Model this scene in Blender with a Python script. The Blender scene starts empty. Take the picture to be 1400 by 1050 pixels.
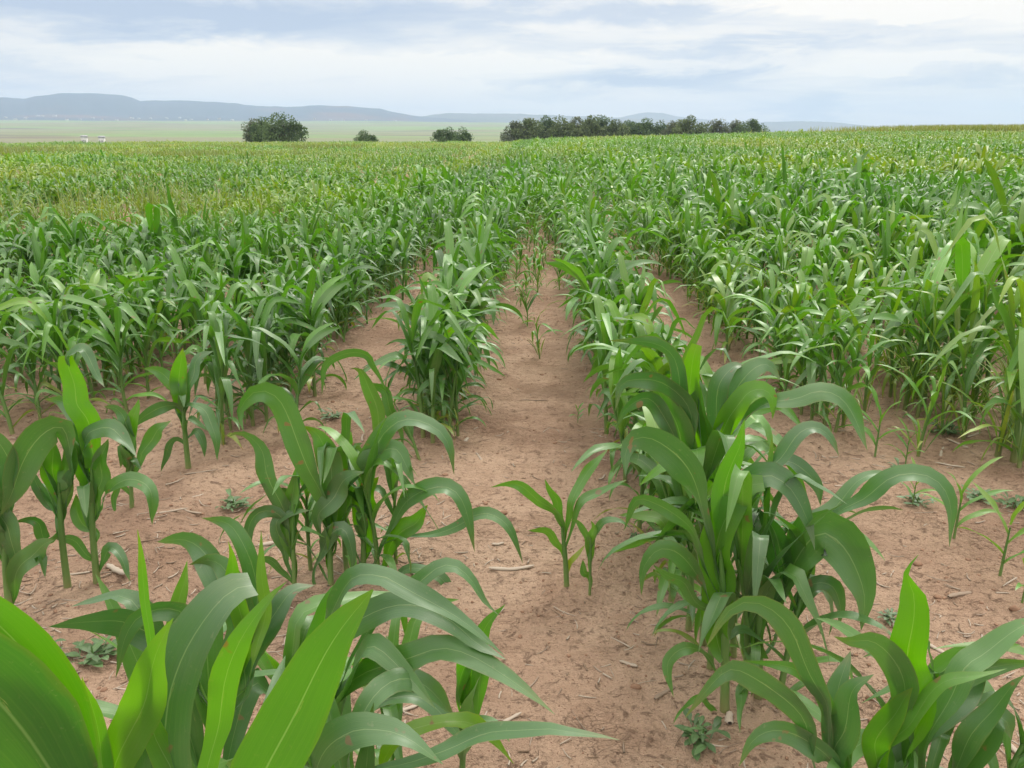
import bpy, math, random
import numpy as np

# ------------------------------------------------------------------ camera, sky, sun, exposure
F, CX, CY = 1088.0, 700.0, 525.0          # focal length and centre in pixels of the 1400x1050 photograph
PITCH = math.radians(17.45)
YAW = math.radians(1.76)
H = 1.55
sc = bpy.context.scene
R = math.radians
random.seed(7)
rng = np.random.default_rng(11)

cam_d = bpy.data.cameras.new("camera")
cam = bpy.data.objects.new("camera", cam_d)
sc.collection.objects.link(cam)
cam.location = (0, 0, H)
cam.rotation_euler = (math.pi / 2 - PITCH, 0, YAW)
cam_d.sensor_width = 36.0
cam_d.lens = 36.0 * F / 1400.0
cam_d.clip_start = 0.02
cam_d.clip_end = 40000
sc.camera = cam
sc.view_settings.view_transform = 'Standard'
sc.view_settings.look = 'None'
sc.view_settings.exposure = 0.0
sc.view_settings.gamma = 1.0
sc.render.engine = 'CYCLES'
sc.cycles.use_denoising = True
sc.cycles.max_bounces = 8
sc.cycles.diffuse_bounces = 3
sc.cycles.glossy_bounces = 2
sc.cycles.transmission_bounces = 4
sc.cycles.transparent_max_bounces = 4
sc.cycles.volume_bounces = 1
sc.cycles.use_fast_gi = False

SUN_EL, SUN_AZ = R(48), R(22)             # azimuth clockwise from +Y (the way the rows run)


class NT:
    """tiny node-tree helper"""
    def __init__(s, tree):
        s.t = tree; s.n = tree.nodes; s.l = tree.links
        s.n.clear()
    def node(s, typ, **kw):
        n = s.n.new(typ)
        ins = kw.pop('ins', {})
        for k, v in kw.items():
            setattr(n, k, v)
        for k, v in ins.items():
            s.put(n.inputs[k], v)
        return n
    def put(s, sock, v):
        if isinstance(v, bpy.types.NodeSocket):
            s.l.new(v, sock)
        elif isinstance(v, bpy.types.Node):
            s.l.new(v.outputs[0], sock)
        else:
            if isinstance(v, (tuple, list)) and len(v) == 3 and sock.type == 'RGBA':
                v = (*v, 1)
            sock.default_value = v
    def math(s, op, a, b=0.0, c=0.0, clamp=False):
        n = s.node('ShaderNodeMath', operation=op, use_clamp=clamp)
        s.put(n.inputs[0], a); s.put(n.inputs[1], b)
        if op in ('MULTIPLY_ADD',): s.put(n.inputs[2], c)
        return n.outputs[0]
    def mix(s, f, a, b, blend='MIX'):
        n = s.node('ShaderNodeMix', data_type='RGBA', blend_type=blend)
        s.put(n.inputs[0], f); s.put(n.inputs[6], a); s.put(n.inputs[7], b)
        return n.outputs[2]
    def ramp(s, f, stops):
        n = s.node('ShaderNodeValToRGB')
        cr = n.color_ramp
        while len(cr.elements) < len(stops): cr.elements.new(0.5)
        for e, (p, c) in zip(cr.elements, stops):
            e.position = p
            e.color = (c, c, c, 1) if isinstance(c, (int, float)) else (*c, 1)
        s.put(n.inputs[0], f)
        return n.outputs[0]
    def noise(s, vec, scale, detail=4, rough=0.5, dist=0.0, dims='3D'):
        n = s.node('ShaderNodeTexNoise', noise_dimensions=dims)
        if vec is not None: s.put(n.inputs['Vector'], vec)
        n.inputs['Scale'].default_value = scale
        n.inputs['Detail'].default_value = detail
        n.inputs['Roughness'].default_value = rough
        n.inputs['Distortion'].default_value = dist
        return n.outputs[0]
    def mapping(s, vec, scale=(1, 1, 1), loc=(0, 0, 0), rot=(0, 0, 0)):
        n = s.node('ShaderNodeMapping')
        s.put(n.inputs[0], vec)
        n.inputs['Scale'].default_value = scale
        n.inputs['Location'].default_value = loc
        n.inputs['Rotation'].default_value = rot
        return n.outputs[0]


world = bpy.data.worlds.new("World")
sc.world = world
world.use_nodes = True
w = NT(world.node_tree)
tc = w.node('ShaderNodeTexCoord').outputs['Generated']
sky = w.node('ShaderNodeTexSky', sky_type='NISHITA', sun_disc=False)
sky.sun_elevation = SUN_EL
sky.sun_rotation = SUN_AZ
sky.dust_density = 2.0
bg_sky = w.node('ShaderNodeBackground', ins={0: sky.outputs[0], 1: 0.10})
sep = w.node('ShaderNodeSeparateXYZ', ins={0: tc})
X, Y, Z = sep.outputs
az = w.math('MULTIPLY', w.math('ARCTAN2', X, Y), 57.2958)        # degrees clockwise from +Y
el = w.math('MULTIPLY', w.math('ARCSINE', Z), 57.2958)
# a flat deck of cloud seen in perspective
inv = w.math('DIVIDE', 1.0, w.math('ADD', w.math('MAXIMUM', Z, 0.0), 0.075))
deck = w.node('ShaderNodeCombineXYZ', ins={0: w.math('MULTIPLY', X, inv), 1: w.math('MULTIPLY', Y, inv)}).outputs[0]
n1 = w.noise(w.mapping(deck, (0.55, 0.75, 1), (3.1, 1.7, 0)), 1.0, 8, 0.62, 0.6)
n2 = w.noise(w.mapping(deck, (0.30, 0.42, 1), (7.3, 2.2, 0)), 1.0, 4, 0.5, 0.3)
# soft wavering of the large cloud masses
wob = w.noise(w.node('ShaderNodeCombineXYZ', ins={0: w.math('MULTIPLY', az, 0.16), 1: w.math('MULTIPLY', el, 0.62)}).outputs[0], 1.0, 7, 0.6, 0.4)
wob2 = w.math('MULTIPLY', w.math('SUBTRACT', wob, 0.5), 1.0)
azw = w.math('MULTIPLY_ADD', wob2, 16.0, az)
elw = w.math('MULTIPLY_ADD', wob2, 3.6, el)


def blob(a0, e0, sa, se, amp):
    a = w.math('DIVIDE', w.math('SUBTRACT', azw, a0), sa)
    e = w.math('DIVIDE', w.math('SUBTRACT', elw, e0), se)
    q = w.math('ADD', w.math('MULTIPLY', a, a), w.math('MULTIPLY', e, e))
    return w.math('MULTIPLY', w.math('POWER', 2.71828, w.math('MULTIPLY', q, -1.0)), amp)


dark = None
for b in ((-31, 7.6, 11, 1.5, .75), (-19, 6.8, 9, 1.1, .80), (-7, 7.6, 8, 1.0, .50), (-34, 3.4, 7, 1.4, .28),
          (7, 3.4, 6.5, .55, .95), (13, 5.3, 9, .5, .45), (7, 7.3, 9, .7, .50), (17.5, 1.3, 3.2, .8, .75), (28, 3.2, 7, .5, .30), (-3, 2.4, 8, .4, .2), (22, 6.3, 5, .4, .35),
          (-17, 4.3, 10, .9, -.50), (-4, 4.5, 6, .6, -.50), (25, 8.2, 9, 1.5, -1.1), (25, 4.1, 6, .4, -.45), (2, 1.6, 8, .5, -.3), (-8, 2.6, 8, .8, -.35)):
    v = blob(*b)
    dark = v if dark is None else w.math('ADD', dark, v)
fine = w.math('MULTIPLY', w.math('SUBTRACT', n1, 0.5), 1.1)
mid = w.math('MULTIPLY', w.math('SUBTRACT', n2, 0.5), 0.5)
tot = w.math('ADD', w.math('ADD', w.math('ADD', dark, fine), mid), 0.20, clamp=True)
cloud = w.ramp(tot, [(0.0, (1.12, 1.03, 0.92)), (0.28, (0.93, 0.895, 0.865)), (0.6, (0.63, 0.68, 0.775)), (1.0, (0.44, 0.53, 0.70))])
# overhead the deck is thicker and brighter, as a bright overcast is
up = w.math('MULTIPLY', w.math('SUBTRACT', el, 14.0), 1 / 50.0, clamp=True)
strength = w.math('MULTIPLY_ADD', up, 1.55, 1.06)
bg_c = w.node('ShaderNodeBackground', ins={0: cloud, 1: strength})
mx = w.node('ShaderNodeMixShader', ins={0: 0.93, 1: bg_sky.outputs[0], 2: bg_c.outputs[0]})
w.node('ShaderNodeOutputWorld', ins={0: mx.outputs[0]})

sun_d = bpy.data.lights.new("sun", 'SUN')
sun_d.energy = 1.8
sun_d.angle = R(13)
sun_d.color = (1.0, 0.95, 0.87)
sun = bpy.data.objects.new("sun", sun_d)
sc.collection.objects.link(sun)
sun.rotation_euler = (math.pi / 2 - SUN_EL, 0, math.pi - SUN_AZ)
sun.location = (5, 5, 20)


# ------------------------------------------------------------------ picture -> place
RM = np.array([[math.cos(YAW), -math.sin(YAW), 0], [math.sin(YAW), math.cos(YAW), 0], [0, 0, 1]])


def ray(u, v):
    x = (u - CX) / F; y = -(v - CY) / F
    d = np.array([x, math.cos(PITCH) + y * math.sin(PITCH), -math.sin(PITCH) + y * math.cos(PITCH)])
    return RM @ d


def on_plane(u, v, Yp):
    d = ray(u, v)
    t = Yp / d[1]
    return np.array([d[0] * t, Yp, H + d[2] * t]), t     # t is optical depth


def ground_at(u, v):
    d = ray(u, v)
    t = H / -d[2]
    return d[0] * t, d[1] * t


def project(x, y, z):
    p = RM.T @ np.array([x, y, z - H])
    D = p[1] * math.cos(PITCH) - p[2] * math.sin(PITCH)
    up_ = p[1] * math.sin(PITCH) + p[2] * math.cos(PITCH)
    if D < 0.05: return None
    return CX + F * p[0] / D, CY - F * up_ / D, D


# ------------------------------------------------------------------ numpy noise
def _hash(ix, iy, seed):
    h = (ix.astype(np.int64) * 374761393 + iy.astype(np.int64) * 668265263 + seed * 144269504088) & 0x7fffffff
    h = ((h ^ (h >> 13)) * 1274126177) & 0x7fffffff
    h = (h ^ (h >> 16)) & 0xffffff
    return h / float(0xffffff)


def vnoise(x, y, seed=0):
    x = np.asarray(x, float); y = np.asarray(y, float)
    ix = np.floor(x); iy = np.floor(y)
    fx = x - ix; fy = y - iy
    fx = fx * fx * (3 - 2 * fx); fy = fy * fy * (3 - 2 * fy)
    a = _hash(ix, iy, seed); b = _hash(ix + 1, iy, seed); c = _hash(ix, iy + 1, seed); d = _hash(ix + 1, iy + 1, seed)
    return (a + (b - a) * fx) * (1 - fy) + (c + (d - c) * fx) * fy


def fbm(x, y, o=4, seed=0, rough=.5):
    s = 0; a = 1; t = 0
    for i in range(o):
        s = s + a * (vnoise(x * 2 ** i + 17.3 * i, y * 2 ** i - 9.1 * i, seed + i) - .5); t += a; a *= rough
    return s / t * 2


def sstep(a, b, x):
    t = np.clip((x - a) / (b - a), 0, 1)
    return t * t * (3 - 2 * t)


ROWX = {-1: -.54, 0: .54, -2: -1.60, 1: 1.60, -3: -2.66, 2: 2.36, 3: 3.35}


def rowx(k):
    if k in ROWX: return ROWX[k]
    return (k + .5) * 1.06 if k < 0 else (k + .5) * 1.06 - .25


def terrain(x, y):
    x = np.asarray(x, float); y = np.asarray(y, float)
    r = np.hypot(x, y); a = np.degrees(np.arctan2(x, y))
    rise = 1.45 * sstep(-8, 26, a) * sstep(15, 135, r) * sstep(120, 60, np.abs(a))
    left = np.interp(r, [0, 132, 250, 420, 1000, 2500, 5200, 11000], [0, 0, -3, -8, -8, 8, 72, 100])
    right = np.interp(r, [0, 132, 250, 420, 11000], [0, 0, -2, -6, -14])
    wl = 1 - sstep(-1, 9, a)
    z = rise * sstep(420, 160, r) + left * wl + right * (1 - wl)
    z = z + fbm(x / 900, y / 900, 4, 5) * 9 * sstep(900, 3000, r) * wl
    return z


def ridge(x, y):
    """low soil banks along the rows, near only"""
    r = np.hypot(x, y)
    z = 0
    for k in range(-6, 6):
        z = z + 0.022 * np.exp(-((x - rowx(k)) / .17) ** 2)
    return z * sstep(16, 6, r) * sstep(-1, 0.5, y)


def near_soil(x, y):
    r = np.hypot(x, y)
    f = sstep(14, 5, r)
    z = fbm(x * .9, y * .9, 3, 31) * .022 + fbm(x * 3.2, y * 4.5, 4, 32) * .013 * f
    lump = np.clip(fbm(x * 8, y * 8, 3, 33) - .18, 0, 1)
    patch = sstep(-.1, .5, fbm(x * 1.1 + 3, y * 1.1, 3, 34))
    z = z + lump * .065 * patch * f + np.abs(fbm(x * 1.8 + fbm(x, y, 2, 41), y * 9, 3, 36)) * .010 * f
    z = z + fbm(x * 22, y * 22, 3, 35) * .006 * f
    return z * sstep(60, 10, r) + ridge(x, y)


def ground_z(x, y):
    return terrain(x, y) + near_soil(x, y)


# ------------------------------------------------------------------ mesh helpers
def new_mesh(name, V, Fq, mat, uv=None, tone=None, smooth=True):
    me = bpy.data.meshes.new(name)
    V = np.asarray(V, np.float32)
    me.vertices.add(len(V))
    me.vertices.foreach_set('co', V.ravel())
    if isinstance(Fq, np.ndarray):
        nf, k = Fq.shape
        me.loops.add(nf * k)
        me.loops.foreach_set('vertex_index', Fq.ravel().astype(np.int32))
        me.polygons.add(nf)
        me.polygons.foreach_set('loop_start', np.arange(0, nf * k, k, dtype=np.int32))
        idx = Fq.ravel()
    else:
        idx = np.array([i for f in Fq for i in f], np.int32)
        tot = np.array([len(f) for f in Fq]); st = np.concatenate([[0], np.cumsum(tot)[:-1]]).astype(np.int32)
        me.loops.add(len(idx)); me.loops.foreach_set('vertex_index', idx)
        me.polygons.add(len(Fq)); me.polygons.foreach_set('loop_start', st)
        nf = len(Fq)
    me.update(calc_edges=True)
    if smooth: me.polygons.foreach_set('use_smooth', np.ones(nf, bool))
    if uv is not None:
        l = me.uv_layers.new(name='UVMap')
        l.data.foreach_set('uv', np.asarray(uv, np.float32)[idx].ravel())
    if tone is not None:
        a = me.attributes.new('tone', 'FLOAT_COLOR', 'POINT')
        t = np.asarray(tone, np.float32)
        if t.ndim == 1: t = np.tile(t, (len(V), 1))
        a.data.foreach_set('color', t.ravel())
    if mat is not None: me.materials.append(mat)
    me.validate()
    return me


def link(name, data, parent=None, loc=None, rot=None, scale=None):
    o = bpy.data.objects.new(name, data)
    sc.collection.objects.link(o)
    if parent is not None: o.parent = parent
    if loc is not None: o.location = loc
    if rot is not None: o.rotation_euler = rot
    if scale is not None: o.scale = scale
    return o


def tag(o, label=None, cat=None, group=None, kind=None):
    if label: o['label'] = label
    if cat: o['category'] = cat
    if group: o['group'] = group
    if kind: o['kind'] = kind
    return o


def grid_faces(n, m):
    i = np.arange(n - 1)[:, None]; j = np.arange(m - 1)[None, :]
    a = (i * m + j).ravel()
    return np.stack([a, a + 1, a + m + 1, a + m], 1)


def catmull(P, n):
    P = np.asarray(P, float)
    P = np.vstack([2 * P[0] - P[1], P, 2 * P[-1] - P[-2]])
    # arc-length-even sampling
    dense = []
    for i in range(1, len(P) - 2):
        t = np.linspace(0, 1, 16, endpoint=False)[:, None]
        a, b, c, d = P[i - 1], P[i], P[i + 1], P[i + 2]
        dense.append(.5 * ((2 * b) + (-a + c) * t + (2 * a - 5 * b + 4 * c - d) * t ** 2 + (-a + 3 * b - 3 * c + d) * t ** 3))
    dense.append(P[-2:-1])
    D = np.vstack(dense)
    s = np.concatenate([[0], np.cumsum(np.linalg.norm(np.diff(D[:, :3], axis=0), axis=1))])
    q = np.linspace(0, s[-1], n)
    return np.stack([np.interp(q, s, D[:, k]) for k in range(D.shape[1])], 1)


def tube(P, rad, n=7, cap=True):
    P = np.asarray(P, float)
    T = np.gradient(P, axis=0); T /= np.linalg.norm(T, axis=1)[:, None] + 1e-12
    ref = np.array([1., 0.13, 0.07]) if abs(T[0][0]) < .8 else np.array([0, 1., .1])
    A = np.cross(T, ref); A /= np.linalg.norm(A, axis=1)[:, None] + 1e-12
    B = np.cross(T, A)
    th = np.linspace(0, 2 * np.pi, n, endpoint=False)
    rad = np.broadcast_to(rad, (len(P),))
    V = P[:, None, :] + rad[:, None, None] * (np.cos(th)[None, :, None] * A[:, None, :] + np.sin(th)[None, :, None] * B[:, None, :])
    V = V.reshape(-1, 3)
    i = np.arange(len(P) - 1)[:, None]; j = np.arange(n)[None, :]
    a = (i * n + j).ravel(); b = (i * n + (j + 1) % n).ravel()
    Fq = np.stack([a, b, b + n, a + n], 1)
    uv = np.stack([np.tile(th / 6.28, len(P)), np.repeat(np.linspace(0, 1, len(P)), n)], 1)
    return V, Fq, uv


class Acc:
    """collects quads of many shapes for ONE mesh"""
    def __init__(s): s.V = []; s.F = []; s.U = []; s.T = []; s.n = 0
    def add(s, V, Fq, uv=None, tone=(0, 1, 0, 1)):
        s.V.append(V); s.F.append(Fq + s.n)
        s.U.append(np.zeros((len(V), 2)) if uv is None else uv)
        t = np.asarray(tone, float)
        s.T.append(np.tile(t, (len(V), 1)) if t.ndim == 1 else t)
        s.n += len(V)
    def arrays(s):
        return np.vstack(s.V), np.vstack(s.F), np.vstack(s.U), np.vstack(s.T)
    def mesh(s, name, mat, smooth=True):
        V, Fq, U, T = s.arrays()
        return new_mesh(name, V, Fq, mat, U, T, smooth)


# ------------------------------------------------------------------ materials
def mat(name):
    m = bpy.data.materials.new(name); m.use_nodes = True
    return m, NT(m.node_tree)


def leaf_material(name, deep=(.058, .150, .042), fresh=(.100, .275, .018), yel=(.34, .38, .05), rough=.43, trans=.27, coat=.30):
    m, t = mat(name)
    att = t.node('ShaderNodeAttribute', attribute_name='tone')
    ts = t.node('ShaderNodeSeparateColor', ins={0: att.outputs['Color']})
    oi = t.node('ShaderNodeObjectInfo')
    os_ = t.node('ShaderNodeSeparateColor', ins={0: oi.outputs['Color']})
    yellow = t.math('ADD', ts.outputs[0], t.math('SUBTRACT', os_.outputs[0], 0.5), clamp=True)
    bright = t.math('MULTIPLY', ts.outputs[1], t.math('MULTIPLY', os_.outputs[1], 2.0))
    dry = ts.outputs[2]
    uv = t.node('ShaderNodeTexCoord').outputs['UV']
    us = t.node('ShaderNodeSeparateXYZ', ins={0: uv})
    u, v = us.outputs[0], us.outputs[1]
    obj = t.node('ShaderNodeTexCoord').outputs['Object']
    blot = t.noise(obj, 9.0, 3, .55)
    c = t.ramp(yellow, [(0, deep), (.38, fresh), (1.0, yel)])
    c = t.mix(t.math('MULTIPLY', t.math('SUBTRACT', blot, .35), 1.1, clamp=True), c, t.mix(0.3, c, fresh))
    # fine parallel veins
    vein = t.noise(t.mapping(uv, (46, 1.2, 1)), 1.0, 2, .5)
    c = t.mix(t.math('MULTIPLY', t.math('SUBTRACT', vein, .42), 1.3, clamp=True), c, t.mix(.28, c, (.24, .38, .10)))
    # pale midrib
    du = t.math('ABSOLUTE', t.math('SUBTRACT', u, .5))
    wdt = t.math('MULTIPLY_ADD', v, -.018, .030)
    rib = t.math('SUBTRACT', 1.0, t.math('DIVIDE', du, wdt), clamp=True)
    rib = t.math('MULTIPLY', t.math('MULTIPLY', rib, 1.3, clamp=True), .50)
    c = t.mix(rib, c, (.30, .42, .17))
    # dry, scorched tips and margins
    dn = t.noise(t.mapping(uv, (5, 9, 1)), 1.0, 4, .6)
    edge = t.math('MAXIMUM', t.math('SUBTRACT', v, .86), t.math('MULTIPLY', t.math('SUBTRACT', du, .40), 1.0))
    dk = t.math('MULTIPLY', t.math('ADD', t.math('MULTIPLY', edge, 5.0), t.math('SUBTRACT', dn, .62)), 2.2, clamp=True)
    c = t.mix(t.math('MULTIPLY', dk, dry, clamp=True), c, t.mix(dn, (.40, .27, .07), (.22, .11, .04)))
    # dust, scars and chewed specks
    sp = t.noise(obj, 70.0, 4, .7)
    c = t.mix(t.ramp(sp, [(.62, 0.), (.72, .35)]), c, (.22, .26, .12))
    sc2 = t.noise(t.mapping(uv, (16, 5, 1)), 1.0, 5, .7)
    c = t.mix(t.ramp(sc2, [(.66, 0.), (.70, .55)]), c, (.34, .36, .14))
    c = t.mix(t.ramp(t.noise(obj, 24.0, 2, .5), [(.70, 0.), (.74, .8)]), c, (.20, .12, .05))
    sb = t.node('ShaderNodeHueSaturation', ins={'Color': c, 'Value': bright}).outputs[0]
    bump = t.node('ShaderNodeBump', ins={'Strength': .25, 'Distance': .002, 'Height': vein})
    p = t.node('ShaderNodeBsdfPrincipled', ins={'Base Color': sb, 'Roughness': t.math('MULTIPLY_ADD', blot, .16, rough - .08),
                                                 'Specular IOR Level': .95, 'Normal': bump.outputs[0]})
    p.inputs['Sheen Weight'].default_value = .15
    p.inputs['Sheen Roughness'].default_value = .4
    p.inputs['Sheen Tint'].default_value = (.8, .95, .95, 1)
    p.inputs['Coat Weight'].default_value = coat
    p.inputs['Coat Roughness'].default_value = .40
    tcol = t.node('ShaderNodeHueSaturation', ins={'Color': sb, 'Saturation': 1.28, 'Value': 1.6}).outputs[0]
    tr = t.node('ShaderNodeBsdfTranslucent', ins={0: tcol})
    thin = t.math('SUBTRACT', 1.0, att.outputs['Alpha'], clamp=True)      # thin, light-passing young blades
    ms = t.node('ShaderNodeMixShader', ins={0: t.math('MULTIPLY_ADD', thin, .5, trans), 1: p.outputs[0], 2: tr.outputs[0]})
    t.node('ShaderNodeOutputMaterial', ins={0: ms.outputs[0]})
    return m


M_leaf = leaf_material("maize_leaf")
M_crop = leaf_material("maize_crop_leaf", rough=.50, coat=.15)


def stalk_material():
    m, t = mat("maize_stalk")
    tcn = t.node('ShaderNodeTexCoord')
    us = t.node('ShaderNodeSeparateXYZ', ins={0: tcn.outputs['UV']})
    v = us.outputs[1]
    n = t.noise(t.mapping(tcn.outputs['Object'], (60, 60, 12)), 1.0, 3, .6)
    c = t.ramp(v, [(0.0, (.16, .10, .06)), (.05, (.26, .25, .10)), (.18, (.16, .26, .07)), (.6, (.085, .19, .04)), (1, (.07, .18, .03))])
    c = t.mix(t.math('MULTIPLY', n, .5), c, (.10, .20, .05))
    p = t.node('ShaderNodeBsdfPrincipled', ins={'Base Color': c, 'Roughness': .45})
    t.node('ShaderNodeOutputMaterial', ins={0: p.outputs[0]})
    return m


M_stalk = stalk_material()


def simple_mat(name, c1, c2, scale=20, rough=.85, coords='Object', stretch=(1, 1, 1), bumpd=0.0, detail=5):
    m, t = mat(name)
    tcn = t.node('ShaderNodeTexCoord')
    n = t.noise(t.mapping(tcn.outputs[coords], stretch), scale, detail, .6)
    c = t.mix(t.ramp(n, [(.3, 0.0), (.7, 1.0)]), c1, c2)
    p = t.node('ShaderNodeBsdfPrincipled', ins={'Base Color': c, 'Roughness': rough, 'Specular IOR Level': .25})
    if bumpd:
        b = t.node('ShaderNodeBump', ins={'Strength': .8, 'Distance': bumpd, 'Height': n})
        t.put(p.inputs['Normal'], b.outputs[0])
    t.node('ShaderNodeOutputMaterial', ins={0: p.outputs[0]})
    return m


def straw_material():
    m, t = mat("dry_straw")
    oi = t.node('ShaderNodeAttribute', attribute_name='tone')
    tcn = t.node('ShaderNodeTexCoord')
    n = t.noise(t.mapping(tcn.outputs['UV'], (14, 2, 1)), 1.0, 4, .6)
    s_ = t.node('ShaderNodeSeparateColor', ins={0: oi.outputs['Color']})
    c = t.mix(s_.outputs[0], (.50, .43, .35), (.17, .11, .07))
    c = t.mix(t.math('MULTIPLY', n, .6), c, (.30, .22, .15))
    p = t.node('ShaderNodeBsdfPrincipled', ins={'Base Color': c, 'Roughness': .7, 'Specular IOR Level': .3})
    t.node('ShaderNodeOutputMaterial', ins={0: p.outputs[0]})
    return m


M_straw = straw_material()


def ground_material():
    m, t = mat("sandy_soil")
    P = t.node('ShaderNodeNewGeometry').outputs['Position']
    ps = t.node('ShaderNodeSeparateXYZ', ins={0: P})
    big = t.noise(P, .55, 4, .55, .3)
    med = t.noise(P, 3.2, 5, .62, .5)
    fin = t.noise(P, 60.0, 5, .7)
    grn = t.noise(P, 320.0, 3, .6)
    c = t.mix(t.ramp(big, [(.35, 0.), (.65, 1.)]), (.440, .300, .208), (.565, .402, .288))
    c = t.mix(t.ramp(med, [(.42, 0.), (.72, .75)]), c, (.270, .162, .104))
    c = t.mix(t.ramp(fin, [(.35, .0), (.75, .45)]), c, (.58, .40, .275))
    speck = t.ramp(t.noise(P, 110.0, 2, .5), [(.63, 0.), (.70, .75)])
    c = t.mix(speck, c, (.17, .095, .06))
    # crusted, rain-packed flats between crumbly strips: stretched cracks
    crk = t.node('ShaderNodeTexVoronoi', feature='DISTANCE_TO_EDGE')
    t.put(crk.inputs['Vector'], t.mapping(t.mix(.12, P, t.node('ShaderNodeTexNoise', ins={'Vector': P, 'Scale': 6.0}).outputs[1]), (5, 11, 5)))
    crack = t.ramp(crk.outputs[0], [(0.0, 1.0), (.03, 0.)])
    crack = t.math('MULTIPLY', crack, t.ramp(t.noise(P, 1.6, 3, .5), [(.52, 0.), (.62, .6)]))
    c = t.mix(t.math('MULTIPLY', crack, .55), c, (.19, .11, .07))
    mo = t.ramp(t.noise(t.mapping(P, (1, 1, 1), (5.3, 2.2, 0)), .9, 5, .65, .4), [(.50, 0.), (.66, .55)])
    c = t.mix(mo, c, (.255, .155, .105))
    deb = t.ramp(t.noise(P, 26.0, 6, .78, .6), [(.56, 0.), (.66, .7)])
    c = t.mix(deb, c, (.20, .12, .08))
    # far ground beyond the crop: grass and eroded bare slopes of the valley
    r = t.math('SQRT', t.math('ADD', t.math('POWER', ps.outputs[0], 2), t.math('POWER', ps.outputs[1], 2)))
    fn = t.noise(t.mapping(P, (.0006, .0018, .0)), 1.0, 5, .6, .8)
    fg = t.mix(t.ramp(fn, [(.42, 0.), (.56, 1.)]), (.19, .28, .09), (.22, .22, .12))
    fg = t.mix(t.ramp(t.noise(t.mapping(P, (.004, .004, 0)), 1., 4, .6), [(.5, 0.), (.7, .6)]), fg, (.10, .15, .06))
    gl = t.ramp(t.noise(t.mapping(P, (.0011, .0026, 0), (4.4, 1.0, 0)), 1., 3, .5), [(.60, 0.), (.66, .8)])
    fg = t.mix(gl, fg, (.13, .085, .09))
    farf = t.math('MULTIPLY', t.math('SUBTRACT', r, 130.0), 1 / 60.0, clamp=True)
    c = t.mix(farf, c, fg)
    hgt = t.math('ADD', t.math('ADD', t.math('MULTIPLY', fin, .6), t.math('MULTIPLY', grn, .22)), t.math('MULTIPLY', crack, -.5))
    hgt = t.math('ADD', hgt, t.math('MULTIPLY', t.noise(P, 17., 5, .7), 2.6))
    hgt = t.math('ADD', hgt, t.math('MULTIPLY', deb, .5))
    hgt = t.math('ADD', hgt, t.math('MULTIPLY', t.noise(t.mapping(P, (2.2, 9, 1)), 1.6, 4, .6, 1.0), 2.2))
    b = t.node('ShaderNodeBump', ins={'Strength': 1.0, 'Distance': .020, 'Height': hgt})
    p = t.node('ShaderNodeBsdfPrincipled', ins={'Base Color': c, 'Roughness': .95, 'Specular IOR Level': .12, 'Normal': b.outputs[0]})
    t.node('ShaderNodeOutputMaterial', ins={0: p.outputs[0]})
    return m


# ------------------------------------------------------------------ ground: one polar sheet, fine near the camera
def build_ground():
    rr = [0.0, .25]
    while rr[-1] < 20: rr.append(rr[-1] * 1.0085 + .002)
    while rr[-1] < 11000: rr.append(rr[-1] * 1.045)
    rr = np.array(rr)
    front = np.linspace(-42, 42, 640)
    back = np.linspace(42, 318, 100)[1:]
    aa = np.radians(np.concatenate([front, back]))
    A, Rr = np.meshgrid(aa, rr)
    x = Rr * np.sin(A); y = Rr * np.cos(A)
    z = ground_z(x, y)
    V = np.stack([x, y, z], -1).reshape(-1, 3)
    m = len(aa)
    Fq = grid_faces(len(rr), m)[:, ::-1]
    me = new_mesh("ground", V, Fq, ground_material())
    tag(link("ground", me), kind='structure')


build_ground()


# ------------------------------------------------------------------ far hills
def hill_mat(name, a, b, cc):
    m, t = mat(name)
    P = t.node('ShaderNodeNewGeometry').outputs['Position']
    n = t.noise(t.mapping(P, (.0012, .0012, .006)), 1.0, 6, .62, .6)
    n2 = t.noise(t.mapping(P, (.0011, .0011, .009), (3, 1, 2)), 1.0, 4, .55)
    c = t.mix(t.ramp(n, [(.38, 0.), (.62, 1.)]), a, b)
    c = t.mix(t.ramp(n2, [(.55, 0.), (.66, .8)]), c, cc)
    p = t.node('ShaderNodeBsdfPrincipled', ins={'Base Color': c, 'Roughness': .95, 'Specular IOR Level': .1})
    t.node('ShaderNodeOutputMaterial', ins={0: p.outputs[0]})
    return m


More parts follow.
